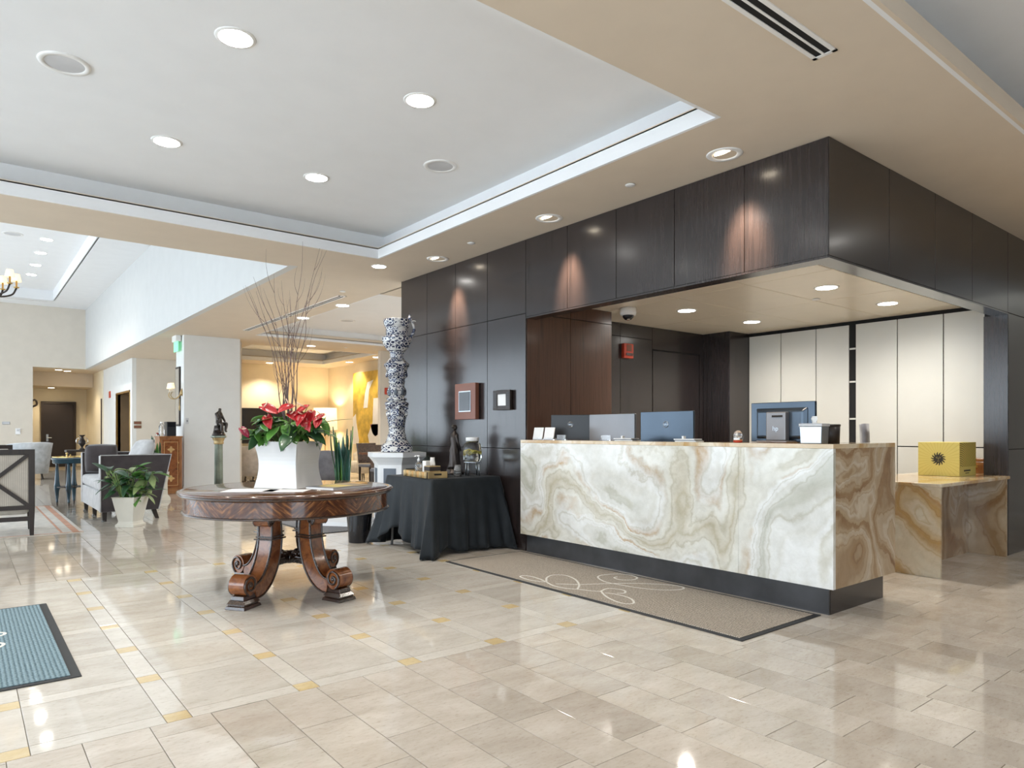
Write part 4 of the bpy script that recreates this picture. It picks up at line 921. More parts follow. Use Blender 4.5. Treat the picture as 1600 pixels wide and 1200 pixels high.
def figure(parent, joints, edges, radii, mat, name='figure', sub=2):
    me = bpy.data.meshes.new(name); me.from_pydata(joints, edges, []); o = bpy.data.objects.new(name, me); COL.objects.link(o); o.parent = parent
    me.materials.append(M[mat]); md = o.modifiers.new('skin', 'SKIN'); md.use_smooth_shade = True
    for i, r in enumerate(radii): me.skin_vertices[0].data[i].radius = (r, r)
    me.skin_vertices[0].data[0].use_root = True
    md = o.modifiers.new('sub', 'SUBSURF'); md.levels = sub; md.render_levels = sub; return o
sg = thing('bronze_statue', 'slender standing bronze figure in a long robe beside the lemon water', 'statue', (4.17, 6.24, ZK), math.radians(-100))
MB().lathe([(0, 0), (.10, 0), (.10, .02), (.085, .03), (.085, .05), (.07, .06), (0, .06)], 28, mod=lambda a, z: 1+.04*math.cos(7*a)).build('base', 'bronze', sg, smooth=True)
rb = MB().lathe([(.075, .058), (.062, .10), (.052, .18), (.050, .26), (.040, .32), (.048, .38), (.042, .43), (.018, .455), (.014, .475)], 36, mod=lambda a, z: 1+.13*math.sin(9*a+z*22)*(1 if z < .3 else .35)).build('robe', 'bronze', sg, smooth=True)
MB().ball((0, .004, .505), .026, 14, 10, (.85, 1, 1.2)).ball((0, -.016, .515), .022, 10, 8).ball((0, .03, .502), .006, 6, 5).build('head', 'bronze', sg, smooth=True)
figure(sg, [(0, 0, .425), (.052, 0, .415), (.068, .01, .34), (.055, .045, .27), (.05, .05, .25)], [(0, 1), (1, 2), (2, 3), (3, 4)], [.02, .018, .014, .011, .012], 'bronze', 'arm')
figure(sg, [(0, 0, .425), (-.052, 0, .415), (-.07, .012, .34), (-.03, .05, .33), (-.01, .055, .34)], [(0, 1), (1, 2), (2, 3), (3, 4)], [.02, .018, .014, .011, .012], 'bronze', 'arm')

# ================================================================== ceramic column on white plinth
PCX, PCY, PZ = 4.03, 7.26, .962
pt = thing('plinth', 'white hexagonal plinth with slate blue panels under the ceramic column', 'pedestal', (PCX, PCY, 0), math.radians(12))
def hexring(r, z): return [(r*math.cos(PI/3*k), r*math.sin(PI/3*k), z) for k in range(6)]
MB().grid([hexring(.34, 0), hexring(.34, .06), hexring(.31, .09), hexring(.295, .13)], True).build('foot', 'plinth_white', pt)
m = MB().grid([hexring(.28, .10), hexring(.28, .84)], True); m.build('body', 'plinth_white', pt)
m = MB().grid([hexring(.28, .82), hexring(.30, .85), hexring(.345, .90), hexring(.36, .91), hexring(.36, PZ)], True); m.add(hexring(.36, PZ), [tuple(range(6))]); m.build('top', 'plinth_white', pt)
for k in range(6):
    a = PI/3*(k+.5); m = MB(); m.xf = Matrix.Rotation(a, 4, 'Z'); m.box(.242, .246, -.075, .075, .60, .78).box(.242, .246, -.075, .075, .20, .54); m.build('inset_panel', 'plinth_blue', pt)
cc = thing('ceramic_column', 'tall blue and white ceramic column crowned by an urn and handled jug', 'ceramic', (PCX, PCY, PZ+.001))
def vz(v): return 1.2+(195-v/5)*.00759-PZ+.012
def prof(lst): return [(w*.00076, vz(v)) for v, w in lst]
MB().lathe([(0, .0)]+prof([(1138, 240), (1132, 243), (1092, 240), (1088, 225), (1078, 222), (1070, 190), (1052, 170)]), 48, cap=True).build('base', 'delft_c', cc, smooth=True)
MB().lathe(prof([(1054, 172), (1030, 148), (1004, 142), (1000, 132), (960, 124), (955, 130)]), 48).build('lower_neck', 'delft_a', cc, smooth=True)
MB().lathe(prof([(957, 120), (930, 124), (900, 136), (870, 146), (840, 150), (810, 142), (790, 150), (775, 182), (762, 184), (752, 170), (742, 118)]), 72, mod=lambda a, z: 1+.055*math.sin(6*a)*math.cos(z*26)+.03*math.sin(12*a+z*60)).build('figured_drum', 'delft_b', cc, smooth=True)
rng = random.Random(2)
for k in range(6):
    a = PI/3*k+.2; r = .108
    MB().ball((r*math.cos(a), r*math.sin(a), vz(790)), .032, 12, 8, (1, 1, 1.15)).ball(((r+.026)*math.cos(a), (r+.026)*math.sin(a), vz(800)), .010, 8, 6).ball(((r+.004)*math.cos(a), (r+.004)*math.sin(a), vz(840)), .024, 10, 6, (1, 1, 1.6)).build('mask', 'delft_b', cc, smooth=True)
MB().lathe(prof([(744, 118), (732, 150), (722, 148), (712, 104), (700, 122), (680, 142), (655, 136), (625, 112), (608, 112)]), 64, mod=lambda a, z: 1+.05*abs(math.sin(4*a))).build('petal_bulb', 'delft_a', cc, smooth=True)
for k in range(8):
    a = PI/4*k+.2; m = MB(); m.xf = Matrix.Rotation(a, 4, 'Z'); r = .095
    m.grid([[(r+.012*math.sin(PI*u)+.004, .030*math.sin(PI*min(1, u*1.05+.02))*(1-u*.35)*s_, vz(702)+(vz(640)-vz(702))*u) for s_ in (-1, 0, 1)] for u in [i/8 for i in range(9)]]); m.build('petal', 'plinth_blue', cc, smooth=True, solid=.006)
MB().lathe(prof([(610, 112), (600, 124), (588, 124), (578, 116), (560, 140), (530, 154), (500, 158), (482, 166), (474, 192), (462, 194), (452, 190), (440, 160), (424, 128), (410, 104)]), 64, mod=lambda a, z: 1+.03*math.sin(8*a)).build('capital', 'delft_b', cc, smooth=True)
for k in range(5):
    a = 2*PI*k/5-2.2; c_ = Vector((.122*math.cos(a), .122*math.sin(a), vz(540))); tg = Vector((-math.sin(a), math.cos(a), 0))
    MB().tube([c_+tg*.024*math.cos(t_)+Vector((0, 0, .026*math.sin(t_))) for t_ in [2*PI*i/16 for i in range(17)]], .007, 8, cap=False).ball(c_, .012, 8, 6).build('ring', 'delft_b', cc, smooth=True)
MB().lathe(prof([(412, 104), (400, 100), (388, 106), (376, 104), (366, 110), (358, 120)]), 40).build('collar', 'delft_c', cc, smooth=True)
MB().lathe(prof([(360, 118), (345, 150), (320, 186), (295, 212), (272, 226), (256, 230), (248, 228), (244, 205), (240, 176)]), 64, mod=lambda a, z: 1+.022*abs(math.sin(9*a))).build('urn_bowl', 'delft_a', cc, smooth=True)
MB().lathe(prof([(243, 178), (225, 170), (185, 170), (172, 176), (160, 192), (148, 202), (132, 206), (118, 208), (108, 206), (108, 180), (150, 160)]), 56, cap=False).build('jug', 'delft_c', cc, smooth=True)
hd = Vector((math.cos(-.67), math.sin(-.67), 0))
MB().tube(bez([hd*.15+Vector((0, 0, vz(250))), hd*.185+Vector((0, 0, vz(225))), hd*.205+Vector((0, 0, vz(180))), hd*.19+Vector((0, 0, vz(140))), hd*.165+Vector((0, 0, vz(105)))], 6), [.024, .027, .024, .02, .02, .02, .02, .02, .019, .018, .018, .017, .017, .016, .016, .015, .015, .015, .015, .015, .014, .014, .013, .013, .012][:25], 12).build('handle', 'delft_b', cc, smooth=True)
p = hd*.155+Vector((0, 0, vz(100)))
MB().ball(p, .030, 12, 8, (.9, .9, 1.0)).ball(p+Vector((0, 0, .032)), .018, 10, 7).ball(p+hd*.05+Vector((0, 0, -.03)), .018, 10, 6, (1.5, 1.5, .5)).build('finial_figure', 'delft_b', cc, smooth=True)

# ------------------------------------------------------------------ waste bin, snake plant planter
bn = thing('waste_bin', 'black waste bin with a crumpled liner left of the black cloth', 'bin', (3.40, 6.95, 0))
MB().lathe([(0, 0), (.115, 0), (.118, .008), (.138, .37), (.140, .375), (.134, .375), (.115, .02), (0, .02)], 36).build('bucket', 'black_plastic', bn, smooth=True)
MB().lathe([(.118, .06), (.126, .15), (.135, .28), (.142, .365), (.146, .385), (.13, .395), (.125, .36)], 72, mod=lambda a, z: 1+.012*math.sin(23*a+z*30)+.012*math.sin(9*a-z*14), cap=False).build('liner', 'screen_black', bn, smooth=True)
MB().lathe([(.13, .388), (.138, .40), (.125, .41), (.11, .39)], 60, mod=lambda a, z: 1+.05*math.sin(11*a+3)+.04*math.sin(17*a), cap=False).build('liner_fold', 'clear_acrylic', bn, smooth=True, solid=.002)
def snake(name, label, loc, h, nl, pot, spread, rz=0, seed=1, potmat='planter_white', ph=.55, pw=.17):
    t = thing(name, label, 'plant', loc, rz); r = random.Random(seed)
    rows = [[(x*w_, y*w_, z) for x, y in ((-1, -1), (1, -1), (1, 1), (-1, 1))] for w_, z in ((pw*1.15, 0), (pw*1.12, .05), (pw*.92, .10), (pw*.90, ph*.6), (pw*1.05, ph), (pw*.95, ph), (pw*.9, ph-.05))]
    MB().grid(rows, True).build('planter', potmat, t, bevel=.004)
    MB().box(-pw*.92, pw*.92, -pw*.92, pw*.92, ph-.06, ph-.04).build('soil', 'soil', t)
    for i in range(nl):
        a = r.uniform(0, 2*PI); L = h*r.uniform(.55, 1.0); m = MB(); rad = r.uniform(.02, spread*.5)
        rows = []
        tilt = r.uniform(.02, .16)*(.4+rad/spread)
        for k in range(11):
            u = k/10; wd = .046*(math.sin(PI*min(1, .25+u*.75))**.8)*(1 if u < 1 else .02)
            cx_ = rad+L*math.sin(tilt)*u+.012*math.sin(u*4+i); tw = .5*math.sin(i)+u*.8
            rows.append([(cx_+v*wd*math.sin(tw)+.008*v*v, v*wd*math.cos(tw), L*u) for v in (-1, -.4, .4, 1)])
        m.grid(rows); o = m.build('leaf', ('leaf_blue', 'leaf_dark', 'leaf_blue', 'leaf_green')[i % 4], t, smooth=True, solid=.004); o.location = (0, 0, ph-.05); o.rotation_euler = (0, 0, a)
    return t
snake('snake_plant', 'tall snake plant in a white planter behind the round table', (3.84, 8.35, .0095), .78, 22, None, .16, .7, 4)
snake('snake_plant', 'snake plant with dark upright leaves behind the grey sofa', (2.66, 13.4, 0), .75, 12, None, .15, .4, 9, 'planter_cream', .50, .15)

# ------------------------------------------------------------------ bronze figure on a pedestal
ps = thing('pedestal_column', 'slim green marble and gilt fluted pedestal column before the pale column', 'pedestal', (3.44, 12.4, 0))
MB().lathe([(0, 0), (.13, 0), (.13, .04), (.11, .06), (.115, .09), (.085, .12), (.08, .15)], 32).build('base', 'verdigris', ps, smooth=True)
MB().lathe([(.068, .15), (.07, .18), (.062, .98), (.066, 1.0)], 48, mod=lambda a, z: 1+.06*math.cos(12*a)).build('shaft', 'verdigris', ps, smooth=True)
MB().lathe([(.068, .99), (.085, 1.01), (.075, 1.03), (.10, 1.09), (.105, 1.10)], 32).build('capital', 'gold_leaf', ps, smooth=True)
MB().lathe([(.115, 1.10), (.135, 1.11), (.135, 1.135), (0, 1.135)], 8).build('top', 'verdigris', ps)
fg = thing('bronze_statue', 'seated dark bronze figure on the slim pedestal column', 'statue', (3.44, 12.4, 1.136), math.radians(215))
MB().lathe([(0, 0), (.105, 0), (.105, .03), (.09, .04), (.09, .06), (0, .06)], 24, mod=lambda a, z: 1+.05*math.cos(5*a)).build('base', 'bronze', fg, smooth=True)
MB().lathe([(.085, .055), (.075, .12), (.07, .17), (0, .19)], 24, mod=lambda a, z: 1+.10*math.sin(7*a+z*30)).build('rock_seat', 'bronze', fg, smooth=True)
figure(fg, [(0, -.01, .20), (0, 0, .27), (.01, .005, .34), (0, .01, .395), (0, .02, .425), (0, .03, .475),
            (.055, 0, .375), (.075, .045, .295), (.03, .09, .33), (-.055, 0, .375), (-.07, .04, .29), (-.04, .10, .24),
            (.04, .03, .19), (.055, .115, .20), (.05, .10, .075), (.05, .13, .06), (-.04, .03, .19), (-.05, .125, .215), (-.02, .12, .09), (-.02, .15, .065)],
       [(0, 1), (1, 2), (2, 3), (3, 4), (4, 5), (3, 6), (6, 7), (7, 8), (3, 9), (9, 10), (10, 11), (0, 12), (12, 13), (13, 14), (14, 15), (0, 16), (16, 17), (17, 18), (18, 19)],
       [.055, .05, .055, .035, .018, .036, .026, .02, .016, .026, .02, .016, .04, .032, .022, .016, .04, .032, .022, .016], 'bronze', 'body')

# ================================================================== lounge furniture
def box_part(t, name, mat, x0, x1, y0, y1, z0, z1, bv=.01): return MB().box(x0, x1, y0, y1, z0, z1).build(name, mat, t, bevel=bv)
sf = thing('sofa', 'charcoal velvet sofa with pale grey seat seen from its side in the lounge', 'sofa', (1.44, 10.58, 0))
LW, DP, AH = 1.86, .80, .885
for y0, y1 in ((0, .09), (LW-.09, LW)):
    m = MB().hexa([(0, y0, .13), (.70, y0, .13), (.70, y1, .13), (0, y1, .13)], [(0, y0, AH), (.86, y0, AH), (.86, y1, AH), (0, y1, AH)]); m.build('arm', 'sofa_velvet', sf, bevel=.012)
    P_ = [(0, y0, .13), (0, y0, AH), (.86, y0, AH), (.70, y0, .13)]
    MB().tube([(-.004, y0-.002, .13), (-.004, y0-.002, AH+.003), (.86, y0-.002, AH+.003), (.70, y0-.002, .13)], .008, 6).build('piping', 'sofa_pale', sf)
    MB().box(-.012, .0, y0, y1, .13, AH-.004).build('arm_front', 'sofa_pale', sf, bevel=.004)
MB().hexa([(.62, .09, .13), (.70, .09, .13), (.70, LW-.09, .13), (.62, LW-.09, .13)], [(.74, .09, AH), (.86, .09, AH), (.86, LW-.09, AH), (.74, LW-.09, AH)]).build('backrest', 'sofa_velvet', sf, bevel=.012)
MB().box(-.005, .66, .09, LW-.09, .13, .40).build('base', 'sofa_pale', sf, bevel=.015)
MB().box(-.01, .64, .095, LW-.095, .405, .56).build('seat_cushion', 'sofa_pale', sf, bevel=.045)
for (x, y, k) in ((.05, .06, 1), (.05, LW-.06, 1), (.05, LW/2, 1), (.64, .06, -1), (.64, LW-.06, -1)):
    d = .05 if k < 0 else 0
    MB().hexa([(x-.022+d, y-.022, 0), (x+.022+d, y-.022, 0), (x+.022+d, y+.022, 0), (x-.022+d, y+.022, 0)], [(x-.03, y-.03, .14), (x+.03, y-.03, .14), (x+.03, y+.03, .14), (x-.03, y+.03, .14)]).build('leg', 'espresso', sf)
    if k > 0: MB().lathe([(.02, 0), (.024, .008), (.02, .02)], 12, c=(x-.02, y-.03, 0)).build('caster', 'clear_acrylic', sf)
def pillow(label, loc, rot, mat, s_=.45, th=.16):
    rows = []; n = 10
    for sg_ in (1, -1):
        for i in range(n+1):
            rows_ = []
            for j in range(n+1):
                u, v = -1+2*i/n, -1+2*j/n; k = (1-u**4)*(1-v**4); rows_.append((u*s_/2*(1-.06*(v*v)), v*s_/2*(1-.06*(u*u)), sg_*th/2*k**.6))
            rows.append(rows_)
    m = MB().grid(rows[:n+1]).grid(rows[n+1:]); o = m.build('cushion', mat, None, smooth=True); o.location = loc; o.rotation_euler = rot; return tag(o, label, 'cushion', 'cushions on the grey sofa')
pillow('large pale grey cushion rising above the sofa arm', (1.99, 11.05, .86), (0, -1.15, .25), 'sofa_pale', .52, .18)
pillow('dark velvet cushion at the far end of the grey sofa', (1.66, 12.13, .80), (1.35, 0, -.1), 'sofa_velvet', .44, .13)
pillow('pale cushion in the middle of the grey sofa', (2.0, 11.6, .76), (0, -1.2, -.1), 'sofa_pale', .42, .15)
# leafy plant in a flared pot
lp = thing('potted_plant', 'leafy variegated plant in a cream flared pot before the grey sofa', 'plant', (1.68, 9.92, 0), math.radians(45))
rows = [[(x*w_, y*w_, z) for x, y in ((-1, -1), (1, -1), (1, 1), (-1, 1))] for w_, z in ((.125, 0), (.125, .03), (.108, .045), (.10, .07), (.150, .365), (.158, .38), (.14, .38), (.13, .33))]
m = MB().grid(rows, True); m.add([(x*.125, y*.125, 0) for x, y in ((-1, -1), (1, -1), (1, 1), (-1, 1))], [(3, 2, 1, 0)]); m.build('pot', 'planter_cream', lp, bevel=.004)
MB().box(-.132, .132, -.132, .132, .335, .35).build('soil', 'soil', lp)
vari = [leaf_mesh('leaf', m_, .23, .048, 'lance', b, .3, .5) for m_, b in (('leaf_green', .35), ('leaf_dark', .55), ('leaf_pale', .45), ('leaf_dark', .2))]
rr = random.Random(21)
for c_ in ((-.07, .07), (.08, -.07), (0, 0)):
    for i in range(24):
        a = rr.uniform(0, 2*PI); z = .40+rr.uniform(0, .33); p = (c_[0]+.05*math.cos(a)+c_[0]*1.1*(z-.38)/.3, c_[1]+.05*math.sin(a)+c_[1]*1.1*(z-.38)/.3, z)
        stem(lp, (c_[0], c_[1], .33), p, .004); add_mod(inst('leaf', vari[i % 4], lp, p, (rr.uniform(-.3, .3), rr.uniform(-.75, .45), a), rr.uniform(.75, 1.2)))
# X-back armchairs
def xchair(label, loc, rz):
    t = thing('lounge_chair', label, 'chair', loc, rz, 'X-back lounge chairs'); w_, d_ = .78, .74
    for sx in (-1, 1):
        x = sx*(w_/2-.028)
        MB().hexa([(x-.02, -.02, 0), (x+.02, -.02, 0), (x+.02, .02, 0), (x-.02, .02, 0)], [(x-.03, -.03, .34), (x+.03, -.03, .34), (x+.03, .03, .34), (x-.03, .03, .34)]).box(x-.03, x+.03, -.03, .03, .34, .99).build('leg', 'espresso', t, bevel=.003)
        MB().hexa([(x-.018, d_-.10, 0), (x+.018, d_-.10, 0), (x+.018, d_-.06, 0), (x-.018, d_-.06, 0)], [(x-.028, d_-.12, .26), (x+.028, d_-.12, .26), (x+.028, d_-.04, .26), (x-.028, d_-.04, .26)]).build('leg', 'espresso', t)
        MB().box(x-.03-.0*sx, x+.035*sx if sx > 0 else x+.03, .03, d_, .24, .60).build('arm', 'chair_cream', t, bevel=.03)
        MB().box(x-.03, x+.03, -.03, d_*.6, .60, .645).build('armrest', 'espresso', t, bevel=.006)
    MB().box(-w_/2+.05, w_/2-.05, -.03, .03, .93, .99).build('top_rail', 'espresso', t, bevel=.003)
    MB().box(-w_/2+.05, w_/2-.05, -.03, .03, .30, .345).build('bottom_rail', 'espresso', t, bevel=.003)
    MB().box(-w_/2+.05, w_/2-.05, -.02, .02, .17, .22).build('stretcher', 'espresso', t, bevel=.003)
    for sg_ in (-1, 1):
        a, b = (-w_/2+.06, .345), (w_/2-.06, .93)
        if sg_ < 0: a, b = (w_/2-.06, .345), (-w_/2+.06, .93)
        d = Vector((b[0]-a[0], 0, b[1]-a[1])).normalized(); n = Vector((-d.z, 0, d.x))*.02
        A_, B_ = Vector((a[0], 0, a[1])), Vector((b[0], 0, b[1]))
        MB().hexa([A_+n+Vector((0, -.032, 0)), B_+n+Vector((0, -.032, 0)), B_+n+Vector((0, -.008, 0)), A_+n+Vector((0, -.008, 0))], [A_-n+Vector((0, -.032, 0)), B_-n+Vector((0, -.032, 0)), B_-n+Vector((0, -.008, 0)), A_-n+Vector((0, -.008, 0))]).build('cross_slat', 'espresso', t)
    MB().box(-w_/2+.055, w_/2-.055, -.012, .05, .345, .93).build('back_pad', 'chair_stripe', t, bevel=.01)
    MB().box(-w_/2+.06, w_/2-.06, .05, d_+.02, .24, .46).build('seat', 'chair_cream', t, bevel=.03)
    return t
xchair('cream lounge chair with dark crossed wood back at the left edge', (.265, 9.69, .0105), math.radians(-2))
xchair('dark framed lounge chair half hidden behind the cross backed chair', (.22, 13.2, .0105), math.radians(185))
wc = thing('wing_chair', 'pale blue grey curved tub chair in front of the far hallway', 'chair', (1.32, 21.2, 0), math.radians(25))
rows = []
for z, rr_, in ((.16, .36), (.5, .40), (.80, .44), (.92, .46)):
    rows.append([(rr_*math.cos(a), rr_*math.sin(a)*.95, z if z < .9 else .72+.22*abs(math.sin((a+PI/2)/2+PI/2))**.5) for a in [PI*.97+1.12*PI*i/24 for i in range(25)]])
MB().grid(rows).build('shell_back', 'chair_grey', wc, smooth=True, solid=.10)
MB().lathe([(0, .16), (.36, .16), (.38, .40), (.36, .46), (0, .48)], 28).build('seat', 'chair_grey', wc, smooth=True)
for a in (.8, 2.3, 3.9, 5.4): MB().tube([(.27*math.cos(a), .27*math.sin(a), .17), (.31*math.cos(a), .31*math.sin(a), 0)], [.025, .015], 8).build('leg', 'espresso', wc)
# teal gilded side table
sd = thing('side_table', 'round dark teal side table with turned legs and brass casters', 'table', (1.40, 13.35, 0))
MB().lathe([(0, .78), (.27, .78), (.285, .772), (.285, .76), (.265, .75), (.265, .70), (.25, .69), (0, .69)], 40).build('tabletop', 'teal_paint', sd, smooth=True)
MB().lathe([(.262, .79), (.27, .79), (.27, .80), (.262, .80), (.262, .79)], 40, cap=False).build('gallery_rail', 'brass', sd)
for k in range(4):
    a = PI/4+k*PI/2+.5; x, y = .2*math.cos(a), .2*math.sin(a)
    MB().lathe([(.028, .70), (.02, .66), (.034, .40), (.042, .34), (.05, .32), (.036, .30), (.048, .28), (.034, .26), (.018, .07), (.022, .06)], 16, c=(x, y, 0)).build('leg', 'teal_paint', sd, smooth=True)
    MB().lathe([(.016, .065), (.016, .04)], 10, c=(x, y, 0)).ball((x, y, .024), .024, 10, 8, (.6, 1, 1)).build('caster', 'bronze', sd, smooth=True)
MB().lathe([(0, .30), (.2, .30), (.2, .315), (0, .315)], 28).build('lower_shelf', 'espresso', sd)
t = thing('brass_ornament', 'small brass ornament on the teal side table', 'ornament', (1.33, 13.28, .7805))
MB().lathe([(0, 0), (.03, 0), (.012, .02), (.01, .06), (.022, .075), (0, .09)], 14).build('stem', 'brass', t, smooth=True); MB().ball((.05, .0, .02), .02, 10, 6, (1.3, 1, 1)).ball((.05, 0, .045), .012, 8, 6).build('bird', 'brass', t, smooth=True)
cs = thing('console_table', 'low dark console behind the sofa carrying an urn', 'table', (2.02, 16.4, 0))
MB().box(-.4, .4, -.2, .2, .80, .84).build('tabletop', 'espresso', cs)
for sx in (-1, 1):
    for sy in (-1, 1): MB().box(sx*.36-.025, sx*.36+.025, sy*.16-.025, sy*.16+.025, 0, .80).build('leg', 'espresso', cs)
ur = thing('silver_urn', 'small two handled silver urn behind the sofa before the hallway', 'urn', (1.90, 16.38, .8405))
MB().lathe([(0, 0), (.05, 0), (.05, .015), (.02, .04), (.02, .06), (.06, .12), (.065, .17), (.03, .23), (.025, .26), (.055, .29), (.055, .30)], 24).build('body', 'bronze', ur, smooth=True)
for sx in (-1, 1): MB().tube(bez([(sx*.055, 0, .12), (sx*.10, 0, .15), (sx*.09, 0, .22), (sx*.03, 0, .24)], 5), .006, 6).build('handle', 'chrome', ur, smooth=True)
rg = thing('area_rug', 'cream patterned rug with rust border in the lounge', 'rug', (-.65, 11.55, 0))
MB().box(-1.8, 1.79, -1.9, 1.9, .0005, .008).build('field', 'rug_cream', rg)
for (a, b, c, d) in ((1.68, 1.75, -1.9, 1.9), (1.56, 1.585, -1.8, 1.8), (-1.75, -1.68, -1.9, 1.9), (-1.8, 1.79, -1.86, -1.82), (-1.8, 1.79, 1.80, 1.86)): MB().box(a, b, c, d, .008, .0092).build('border_band', 'rug_rust', rg)
# marquetry cabinet and the things on it
cb = thing('cabinet', 'tall marquetry cabinet of honey wood left of the pale column', 'cabinet', (2.97, 14.60, 0))
MB().box(0, .40, .02, .42, .06, 1.09).build('body', 'cabinet_wood', cb, bevel=.003)
MB().box(-.012, .412, .0, .43, 1.09, 1.12).build('top', 'cabinet_wood', cb, bevel=.004); MB().box(-.01, .41, .01, .43, 0, .07).build('base', 'cabinet_wood', cb, bevel=.004)
dr = MB().box(.05, .35, .008, .022, .12, 1.05).build('door', 'burl', cb, bevel=.003)
for (a, b, c, d) in ((.075, .083, .16, 1.01), (.317, .325, .16, 1.01), (.075, .325, .16, .168), (.075, .325, 1.0, 1.01)): MB().box(a, b, .004, .009, c, d).build('stringing', 'inlay_wood', dr)
for z, h_ in ((.86, .10), (.30, .09)):
    m = MB(); m.xf = Matrix.Translation((.20, .007, z)) @ Matrix.Rotation(PI/2, 4, 'X'); m.lathe([(0, 0), (.05, 0), (.05, .004), (0, .005)], 20, mod=lambda a, zz: 1+.35*math.cos(4*a)); m.build('urn_inlay', 'inlay_wood', dr)
MB().ball((.33, -.004, .6), .012, 8, 6).build('knob', 'brass', cb, smooth=True)
t = thing('coffee_maker', 'black box shaped machine on the marquetry cabinet', 'machine', (3.19, 14.80, 1.1205))
MB().box(-.08, .09, -.12, .12, 0, .28).build('body', 'black_plastic', t, bevel=.01); MB().box(-.06, .07, -.124, -.12, .18, .26).build('panel', 'screen_black', t)
t = thing('glass_jar', 'clear water bottle beside the black machine on the cabinet', 'bottle', (3.03, 14.74, 1.1205))
MB().lathe([(0, 0), (.045, 0), (.05, .02), (.05, .19), (.03, .23), (.022, .24), (.022, .26)], 20).build('body', 'clear_acrylic', t, smooth=True); MB().lathe([(.025, .25), (.025, .275), (0, .275)], 14).build('cap', 'white_plastic', t)
t = thing('candy_dish', 'row of red and white glass pieces on the cabinet edge', 'dish', (2.99, 14.9, 1.1205))
MB().lathe([(0, 0), (.025, 0), (.02, .01), (.03, .05), (.03, .06)], 14).build('bowl', 'clear_acrylic', t, smooth=True); MB().ball((0, 0, .045), .022, 8, 6).build('sweets', 'red_plastic', t, smooth=True)
# wall sconce, frame, exit sign, switch on the pale column
sc = thing('wall_sconce', 'gilt wall sconce with two small shades on the pale column', 'sconce', (3.45, 14.95, 1.92))
MB().lathe([(0, 0), (.03, .01), (.05, .05), (.03, .12), (0, .16)], 16).build('back_plate', 'gold_leaf', sc, smooth=True)
for yy in (-.09, .09):
    MB().tube(bez([(-.02, 0, .08), (-.08, yy*.4, -.03), (-.17, yy*.8, -.06), (-.23, yy, 0), (-.21, yy, .07)], 6), .009, 8).build('arm', 'gold_leaf', sc, smooth=True)
    MB().lathe([(.03, .07), (.035, .08), (.012, .085), (.012, .15)], 14, c=(-.21, yy, 0)).build('candle_cup', 'chair_cream', sc, smooth=True)
    MB().lathe([(.055, .14), (.036, .25)], 20, c=(-.21, yy, 0), cap=False).build('lamp_shade', 'shade_glow', sc, smooth=True, solid=.002)
MB().lathe([(0, -.30), (.012, -.28), (.016, -.22), (.006, -.18), (.004, -.05)], 10, c=(-.05, 0, 0)).build('drop', 'gold_leaf', sc, smooth=True)
t = thing('picture_frame', 'narrow dark frame on the daylit side of the pale column', 'frame', (3.45, 15.22, 1.32))
MB().box(-.03, 0, -.16, .16, 0, 1.2).build('frame', 'espresso', t); MB().box(-.034, -.03, -.13, .13, .04, 1.16).build('mirror', 'chrome', t)
t = thing('exit_sign', 'green exit sign hanging by the column under the soffit', 'sign', (3.36, 15.15, 2.82))
MB().box(-.02, .075, -.17, .17, .2, .32).build('housing', 'trim_white', t, bevel=.004); MB().box(.015, .03, -.17, .17, 0, .2).build('panel', 'exit_green', t)
t = thing('switch_plate', 'small grey switch plate on the front of the pale column', 'switch', (3.51, 14.82, 1.42)); MB().box(-.03, .03, -.008, 0, -.06, .06).build('plate', 'grille_grey', t, bevel=.002); MB().box(-.01, .01, -.014, -.008, -.02, .02).build('toggle', 'grey_plastic', t)
for z, lab in ((1.44, 'upper of two brown room signs on the beige wall'), (1.335, 'lower of two brown room signs on the beige wall')):
    t = thing('room_sign', lab, 'sign', (3.60, 20.30, z), 0, 'brown room signs'); MB().box(-.09, .09, -.012, 0, -.04, .04).build('plate', 'elevator_brown', t, bevel=.003); MB().box(-.075, .075, -.0135, -.012, -.026, .026).build('panel', 'frame_brown', t)
ev = tag(MB().box(3.85, 3.9, 20.5, 22.7, 0, 2.4).box(3.5, 3.9, 22.62, 22.7, 0, 2.3).box(3.5, 3.9, 20.5, 20.59, 0, 2.3).box(3.5, 3.9, 20.5, 22.7, 2.27, 2.35).build('door_2', 'elevator_brown', None), 'brown metal recess of the elevator opening in the pale wall', kind='structure')
for a, b in ((20.62, 21.58), (21.60, 22.58)): MB().box(3.83, 3.85, a, b, 0, 2.2).build('door_leaf', 'elevator_brown', ev, bevel=.004)
for a, b in ((20.55, 20.60), (22.60, 22.66)): MB().box(3.455, 3.50, a, b, 0, 2.31).build('frame_post', 'brass', ev)
MB().box(3.455, 3.50, 20.55, 22.66, 2.26, 2.31).build('frame_head', 'brass', ev)
tag(MB().box(3.45, 3.47, 23.6, 23.85, 2.22, 2.42).build('alarm_plate', 'red_plastic', None, bevel=.004), 'small red alarm plate high on the pale wall by the elevator', 'fire alarm')
d3 = tag(MB().box(2.17, 3.05, 28.44, 28.50, 0, 2.17).build('door_3', 'door_dark', None, bevel=.003), 'dark wood door at the end of the hallway', kind='structure')
for a, b, c, d in ((2.10, 2.17, 0, 2.25), (3.05, 3.12, 0, 2.25), (2.17, 3.05, 2.17, 2.25)): MB().box(a, b, 28.42, 28.50, c, d).build('door_frame', 'espresso', d3)
MB().box(2.25, 2.31, 28.42, 28.44, .88, 1.12).build('lock_plate', 'silver', d3); MB().tube([(2.28, 28.42, 1.0), (2.28, 28.37, 1.0), (2.40, 28.37, 1.0)], .012, 8).build('door_handle', 'silver', d3)
